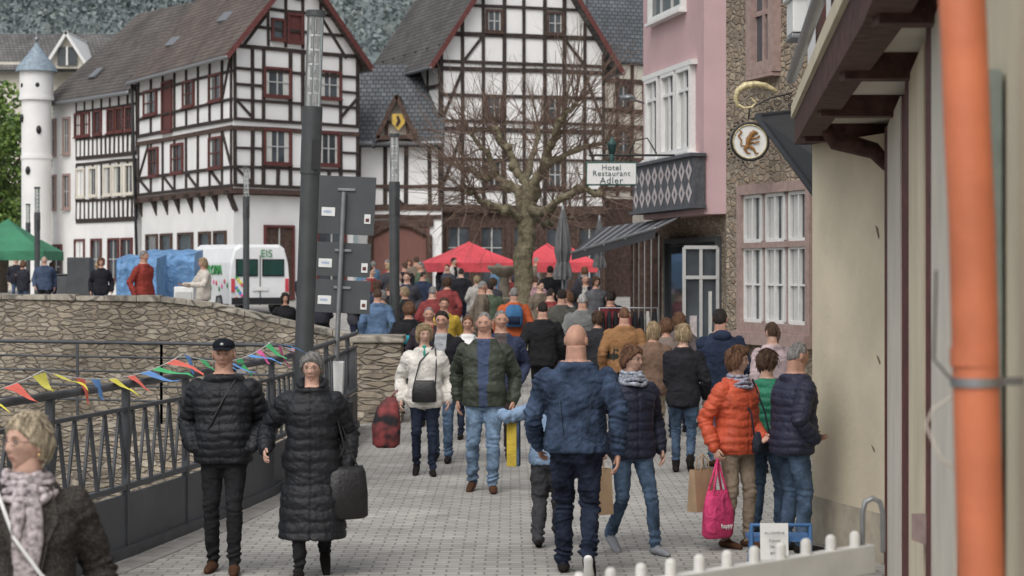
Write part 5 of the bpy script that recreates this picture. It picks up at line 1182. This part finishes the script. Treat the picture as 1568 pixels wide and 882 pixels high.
def parasol(u,y,vt,vb,w):
    mb=MB(); x=PX(u,y); z0=gz(x,y); mb.tube([(x,y,z0),(x,y,PZ(vt-4,y))],.03,M['metal'],8)
    zt=PZ(vt,y);zb=PZ(vb,y); vs=[];fs=[]; n=24
    for j,(f_,rr) in enumerate(((0,.15),(.12,.4),(.35,.72),(.6,.85),(.75,.6),(.8,.75),(.95,1.0),(1,.95))):
        for k in range(n):
            a=2*math.pi*k/n; q=w*rr*(1 if k%3 else .62)*(1+.1*math.sin(k*2.1+j)); vs.append((x+math.cos(a)*q,y+math.sin(a)*q,zt+(zb-zt)*f_))
    for j in range(7):
        for k in range(n): a=j*n+k;b=j*n+(k+1)%n; fs.append((a,a+n,b+n,b))
    mb.add(vs,fs,pf); mb.obj('closed_parasol')
parasol(862,42,320,428,.20); parasol(918,46,335,410,.15)
cr_=empty('clothes_rack',(PX(968,31.5),32.5,gz(1.8,32.5))); mb=MB(); mb.tube([(-.45,0,0),(-.45,0,1.6),(.45,0,1.6),(.45,0,0)],.018,M['metal'],8)
for i in range(9):
    m=cloth(cols[i%len(cols)]) if i%3==1 else blkm; mb.loft([(.55,-.4+i*.1,0,.045,.20),(1.1,-.4+i*.1,0,.045,.22),(1.42,-.4+i*.1,0,.04,.22),(1.55,-.4+i*.1,0,.02,.05)],m,12,2.5)
mb.obj('garments',cr_)
# van
V=empty('white_ice_cream_van',(PX(398,63),63,.95),math.radians(27)); mb=MB(); vw=mat('van_white_paint',(.76,.77,.77),.3,.04,3)
secs=[]
for (y,zt,hw_) in((0,1.98,.90),(.05,2.08,.94),(3.6,2.10,.95),(3.95,2.0,.94),(4.5,1.35,.93),(5.1,1.1,.88),(5.2,.8,.85)):
    secs.append([(-hw_,y,.28),(hw_,y,.28),(hw_+.02,y,1.0),(hw_-.02,y,zt-.55 if zt>1.6 else zt-.1),(hw_-.14,y,zt-.12 if zt>1.6 else zt-.03),(hw_-.30,y,zt),(-hw_+.30,y,zt),(-hw_+.14,y,zt-.12 if zt>1.6 else zt-.03),(-hw_+.02,y,zt-.55 if zt>1.6 else zt-.1),(-hw_-.02,y,1.0)])
vs=[p for s_ in secs for p in s_]; n=10; fs=[(i*n+k,i*n+(k+1)%n,(i+1)*n+(k+1)%n,(i+1)*n+k) for i in range(6) for k in range(n)]+[tuple(range(n)),tuple(range(60,70))[::-1]]
mb.add(vs,fs,vw); mb.obj('van_body',V,.02)
mb=MB(); gg=mat('van_tinted_glass',(.02,.06,.05),.1,.2,3)
for sx in(-1,1): mb.box((sx*.42,-.015,1.38),(.70,.03,.52),M['black']); mb.box((sx*.42,-.035,1.38),(.62,.02,.44),gg); mb.box((sx*.86,-.02,.85),(.10,.05,.4),rtent)
mb.box((0,-.015,1.0),(.015,.03,1.5),M['black']); mb.box((0,-.06,.38),(1.8,.12,.2),M['black']); mb.box((0,-.03,.75),(.5,.02,.12),wp)
mb.box((-.955,3.2,1.42),(.02,.9,.45),gg)
for (x,y) in((-.85,1.0),(.85,1.0),(-.85,4.1),(.85,4.1)): mb.tube([(x-.1,y,.32),(x+.1,y,.32)],.33,M['black'],20,round_=False); mb.tube([(x-.11,y,.32),(x+.11,y,.32)],.17,M['metal'],14,round_=False)
mb.obj('windows_lights_wheels',V); gt=mat('van_green_lettering',(.05,.24,.08),.5,.1,5)
text('EIS',V,(.2,-.03,1.80),.32,gt,(math.radians(90),0,0),.004); text('FLORIA',V,(-.965,1.4,1.3),.42,gt,(math.radians(90),0,math.radians(-90)),.02)
mb=MB()
for i in range(9): mb.sphere((-.75+.2*(i%4)*.3,-.02,1.10-.08*i),(.05,.01,.05),bm[(i*3)%10],8,6)
for i in range(12): mb.sphere((-.965,.2+i*.25,.85+.12*math.sin(i*1.7)),(.01,.08,.08),[gt,rtent,bm[1]][i%3],8,6)
mb.obj('decals',V)
mb=MB(); mb.box((PX(123,56),56,1.75),(.62,.5,1.7),mat('dark_cabinet',(.05,.055,.06),.6)); mb.obj('utility_cabinet',None,.03)
mb=MB(); mb.box((PX(97,58),58,1.5),(.3,.3,1.2),M['signback']); mb.box((PX(97,58),58,2.13),(.34,.34,.06),M['black']); mb.obj('litter_bin',None,.03)
mb=MB(); mb.box((PX(284,45),45,1.35),(.42,.5,1.1),M['whitepaint']); mb.box((PX(284,45),44.73,1.35),(.36,.03,.9),M['greypaint']); mb.obj('white_crate',None,.02)
mb=MB(); x,y=PX(772,52),52; z0=gz(x,y); fst=mat('fountain_stone',(.22,.19,.15),.9,.25,6,.4,20); mb.loft([(z0,x,y,.75,.75),(z0+.9,x,y,.8,.8),(z0+.95,x,y,.85,.85),(z0+1.0,x,y,.85,.85)],fst,8,2); mb.tube([(x,y,z0+1),(x,y,z0+1.6)],[.15,.12],fst,10); mb.loft([(z0+1.5,x,y,.15,.15),(z0+1.7,x,y,.42,.42),(z0+1.78,x,y,.42,.42)],fst,16,2); mb.obj('stone_fountain')
# ------------------------------------------------------------ TREE
R2=random.Random(11)
def bare_tree():
    e=empty('bare_pollarded_tree'); bark=mat('tree_bark',(.17,.15,.10),.95,.45,7,.9,16,dist=.05,spec=.15); twm=mat('twig_bark',(.17,.12,.095),.9,.3,8,spec=.15)
    d=48.0; q=lambda u,v,dy=0: P(u,v,d)+Vector((0,dy,0))
    tr=MB(); tg=MB()
    x0=PX(803,d); z0=gz(x0,d)
    base=Vector((x0,d,z0-.1))
    tr.tube([base,base+UP*.3,q(802,420),q(800,395),q(807,365),q(806,345),q(812,300)],[.32,.25,.22,.235,.21,.22,.17],bark,14)
    limbs=[([(808,348,0),(780,322,-.3),(752,318,-.6),(735,300,-.8),(715,296,-1)],.105),([(806,340,0),(790,295,.3),(760,268,.6),(730,262,.9),(700,250,1.1)],.13),([(812,305,0),(826,270,-.3),(842,235,-.5),(852,205,-.6)],.15),([(810,320,0),(835,325,-.8),(862,305,-1.1),(885,290,-1.3),(915,300,-1.5)],.115),([(812,305,0),(800,275,.3),(786,250,.4),(770,215,.5),(760,195,.5)],.12),([(835,250,-.4),(868,240,0),(900,222,.2),(930,215,.4)],.085),([(845,225,-.5),(855,190,-.9),(880,165,-1.1)],.085),([(760,268,.6),(742,235,.4),(722,205,.2)],.075),([(812,330,0),(830,345,1.0),(850,335,1.8),(880,330,2.2)],.08),([(800,275,.3),(818,230,1.0),(825,190,1.5)],.085)]
    knobs=[]
    for pts,r in limbs:
        p3=[]
        for i in range(len(pts)-1):
            a=q(*pts[i]);b=q(*pts[i+1])
            for k in range(3): 
                j=Vector([R2.uniform(-.07,.07) for _ in range(3)]) if (i or k) else Vector()
                p3.append(a.lerp(b,k/3)+j)
        p3.append(q(*pts[-1])); n=len(p3)
        rad=[r*(1-.55*i/(n-1))*R2.uniform(.85,1.25) for i in range(n)]; rad[-1]*=1.4
        tr.tube(p3,rad,bark,9)
        for i in range(3,n): knobs.append((p3[i],rad[i],4.0 if i<n-1 else 15))
    cc=q(812,290)
    def shoot(p,dr,L,r,lv):
        pts=[p];rr=[r]; n=5; dd=dr.copy()
        for i in range(n):
            dd=(dd+Vector([R2.uniform(-.16,.16) for _ in range(3)])+UP*.05).normalized(); p=p+dd*L/n; pts.append(p); rr.append(r*(1-.7*(i+1)/n))
        tg.tube(pts,rr,twm,4,caps=False)
        if lv<2:
            for k in range(R2.choice((2,3)) if lv==0 else R2.choice((1,1,2))):
                i=R2.randint(1,n-1); nd=(dd+Vector([R2.uniform(-.8,.8) for _ in range(3)])).normalized(); shoot(pts[i],nd,L*R2.uniform(.35,.6),rr[i]*.75,lv+1)
    for p,r,c in knobs:
        tr.sphere(p,r*R2.uniform(1.0,1.3),bark,8,6)
        for k in range(int(c)):
            out=(p-cc); out.z*=.5; out=out.normalized()
            dr=(out*R2.uniform(.2,1.1)+UP*R2.uniform(-.15,1.1)+Vector([R2.uniform(-.7,.7) for _ in range(3)])).normalized()
            shoot(p,dr,R2.uniform(.7,2.2),R2.uniform(.011,.017),0)
    tr.obj('trunk_and_limbs',e); tg.obj('twigs',e)
bare_tree()
def leafy(name,x,y,z0,h,r,n,m):
    e=empty(name); mb=MB(); bark=mat('bark',(.10,.08,.06),.9,.3,8,.5,20); mb.tube([(x,y,z0),(x+.2,y,z0+h*.4),(x,y,z0+h*.8)],[.3,.22,.08],bark,10)
    for k in range(9): a=k*2.4; mb.tube([(x,y,z0+h*(.3+.05*k)),(x+math.cos(a)*r*.7,y+math.sin(a)*r*.7,z0+h*(.5+.05*k))],[.1,.03],bark,6)
    mb.obj('trunk',e); mb=MB(); cl=[]
    for k in range(38):
        a=R2.uniform(0,6.28);t=R2.random()**.5; zz=R2.uniform(.25,1); rr=r*math.sqrt(max(.05,1-((zz-.55)/.55)**2)); cl.append((Vector((x+math.cos(a)*t*rr,y+math.sin(a)*t*rr,z0+h*zz)),r*R2.uniform(.18,.34)))
    for i in range(n):
        c,s_=R2.choice(cl); d=Vector([R2.gauss(0,1) for _ in range(3)]).normalized()*s_*R2.uniform(.5,1); p=c+d
        a=Vector([R2.uniform(-1,1) for _ in range(3)]).normalized()*.12; b=a.cross(Vector([R2.uniform(-1,1) for _ in range(3)])).normalized()*.09
        mb.add([p-a,p-b,p+a,p+b],[(0,1,2,3)],m[i%len(m)])
    mb.obj('leaves',e)
lf=[mat('spring_leaf_a',(.12,.20,.04),.7,.3,2),mat('spring_leaf_b',(.20,.29,.07),.7,.3,2),mat('spring_leaf_c',(.07,.13,.03),.7,.3,2)]
leafy('spring_tree',PX(2,98),98,1,9.5,2.6,9000,lf); leafy('spring_tree',PX(-60,95),95,1,9,2.8,5000,lf)
# hill: terrain plus fine foliage clumps, all in muted hazy greens
mb=MB(); vs=[];fs=[]; nx=120;ny=60
def hz(x,y):
    t=(y-260)/300; return t*(100+10*math.sin(x*.011+1))+noise.noise(Vector((x*.03,y*.03,0)))*4-3
for j in range(ny):
    for i in range(nx):
        x=-300+i*5; y=260+300*j/(ny-1); vs.append((x,y,hz(x,y)))
fs=[(j*nx+i,j*nx+i+1,(j+1)*nx+i+1,(j+1)*nx+i) for j in range(ny-1) for i in range(nx-1)]
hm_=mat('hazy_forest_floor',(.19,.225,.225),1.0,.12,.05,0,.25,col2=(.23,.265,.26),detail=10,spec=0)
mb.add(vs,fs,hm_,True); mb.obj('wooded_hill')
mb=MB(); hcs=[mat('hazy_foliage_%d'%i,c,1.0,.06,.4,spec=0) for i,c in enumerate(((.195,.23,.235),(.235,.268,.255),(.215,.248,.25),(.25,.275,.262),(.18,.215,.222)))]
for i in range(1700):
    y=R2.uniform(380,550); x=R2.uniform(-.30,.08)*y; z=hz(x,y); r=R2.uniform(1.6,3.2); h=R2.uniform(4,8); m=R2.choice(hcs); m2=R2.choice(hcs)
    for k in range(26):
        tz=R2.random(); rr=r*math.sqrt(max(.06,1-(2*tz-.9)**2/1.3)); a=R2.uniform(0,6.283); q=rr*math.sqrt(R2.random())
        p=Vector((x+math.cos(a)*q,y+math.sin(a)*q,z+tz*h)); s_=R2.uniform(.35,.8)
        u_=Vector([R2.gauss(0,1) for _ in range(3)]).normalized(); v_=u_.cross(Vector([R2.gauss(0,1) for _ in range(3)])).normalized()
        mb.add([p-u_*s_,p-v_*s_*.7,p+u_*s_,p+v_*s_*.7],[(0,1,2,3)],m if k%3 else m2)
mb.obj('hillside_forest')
# ------------------------------------------------------------ LIGHT, CAMERA
w=bpy.data.worlds.new('World'); scene.world=w; w.use_nodes=True; nt=w.node_tree; bg=nt.nodes['Background']
sky=nt.nodes.new('ShaderNodeTexSky'); sky.sky_type='NISHITA'; sky.sun_disc=False; sky.sun_elevation=math.radians(52); sky.sun_rotation=math.radians(200); sky.dust_density=4; sky.ozone_density=1; sky.air_density=1.2
hsv=nt.nodes.new('ShaderNodeHueSaturation'); hsv.inputs['Saturation'].default_value=.35; nt.links.new(sky.outputs[0],hsv.inputs['Color']); nt.links.new(hsv.outputs[0],bg.inputs['Color']); bg.inputs['Strength'].default_value=.15
sl_=bpy.data.lights.new('sun','SUN'); sl_.energy=1.3; sl_.angle=math.radians(55); sl_.color=(1,.99,.975); so=bpy.data.objects.new('sun',sl_); COL.objects.link(so)
el=math.radians(52); az=math.radians(200); sd=Vector((math.sin(az)*math.cos(el),math.cos(az)*math.cos(el),math.sin(el))); so.rotation_euler=sd.to_track_quat('Z','Y').to_euler()
cam=bpy.data.cameras.new('camera'); co=bpy.data.objects.new('camera',cam); COL.objects.link(co); co.location=(0,0,CH); co.rotation_euler=(math.radians(90),0,0)
cam.sensor_width=36; cam.lens=36*F/1568; cam.shift_y=-27/1568; cam.clip_end=4000; cam.clip_start=.1
cam.dof.use_dof=True; cam.dof.focus_distance=19; cam.dof.aperture_fstop=4.0
scene.camera=co
scene.view_settings.view_transform='Standard'; scene.view_settings.look='None'; scene.view_settings.exposure=0
print('objects',len(bpy.data.objects),'verts',sum(len(m.vertices) for m in bpy.data.meshes))
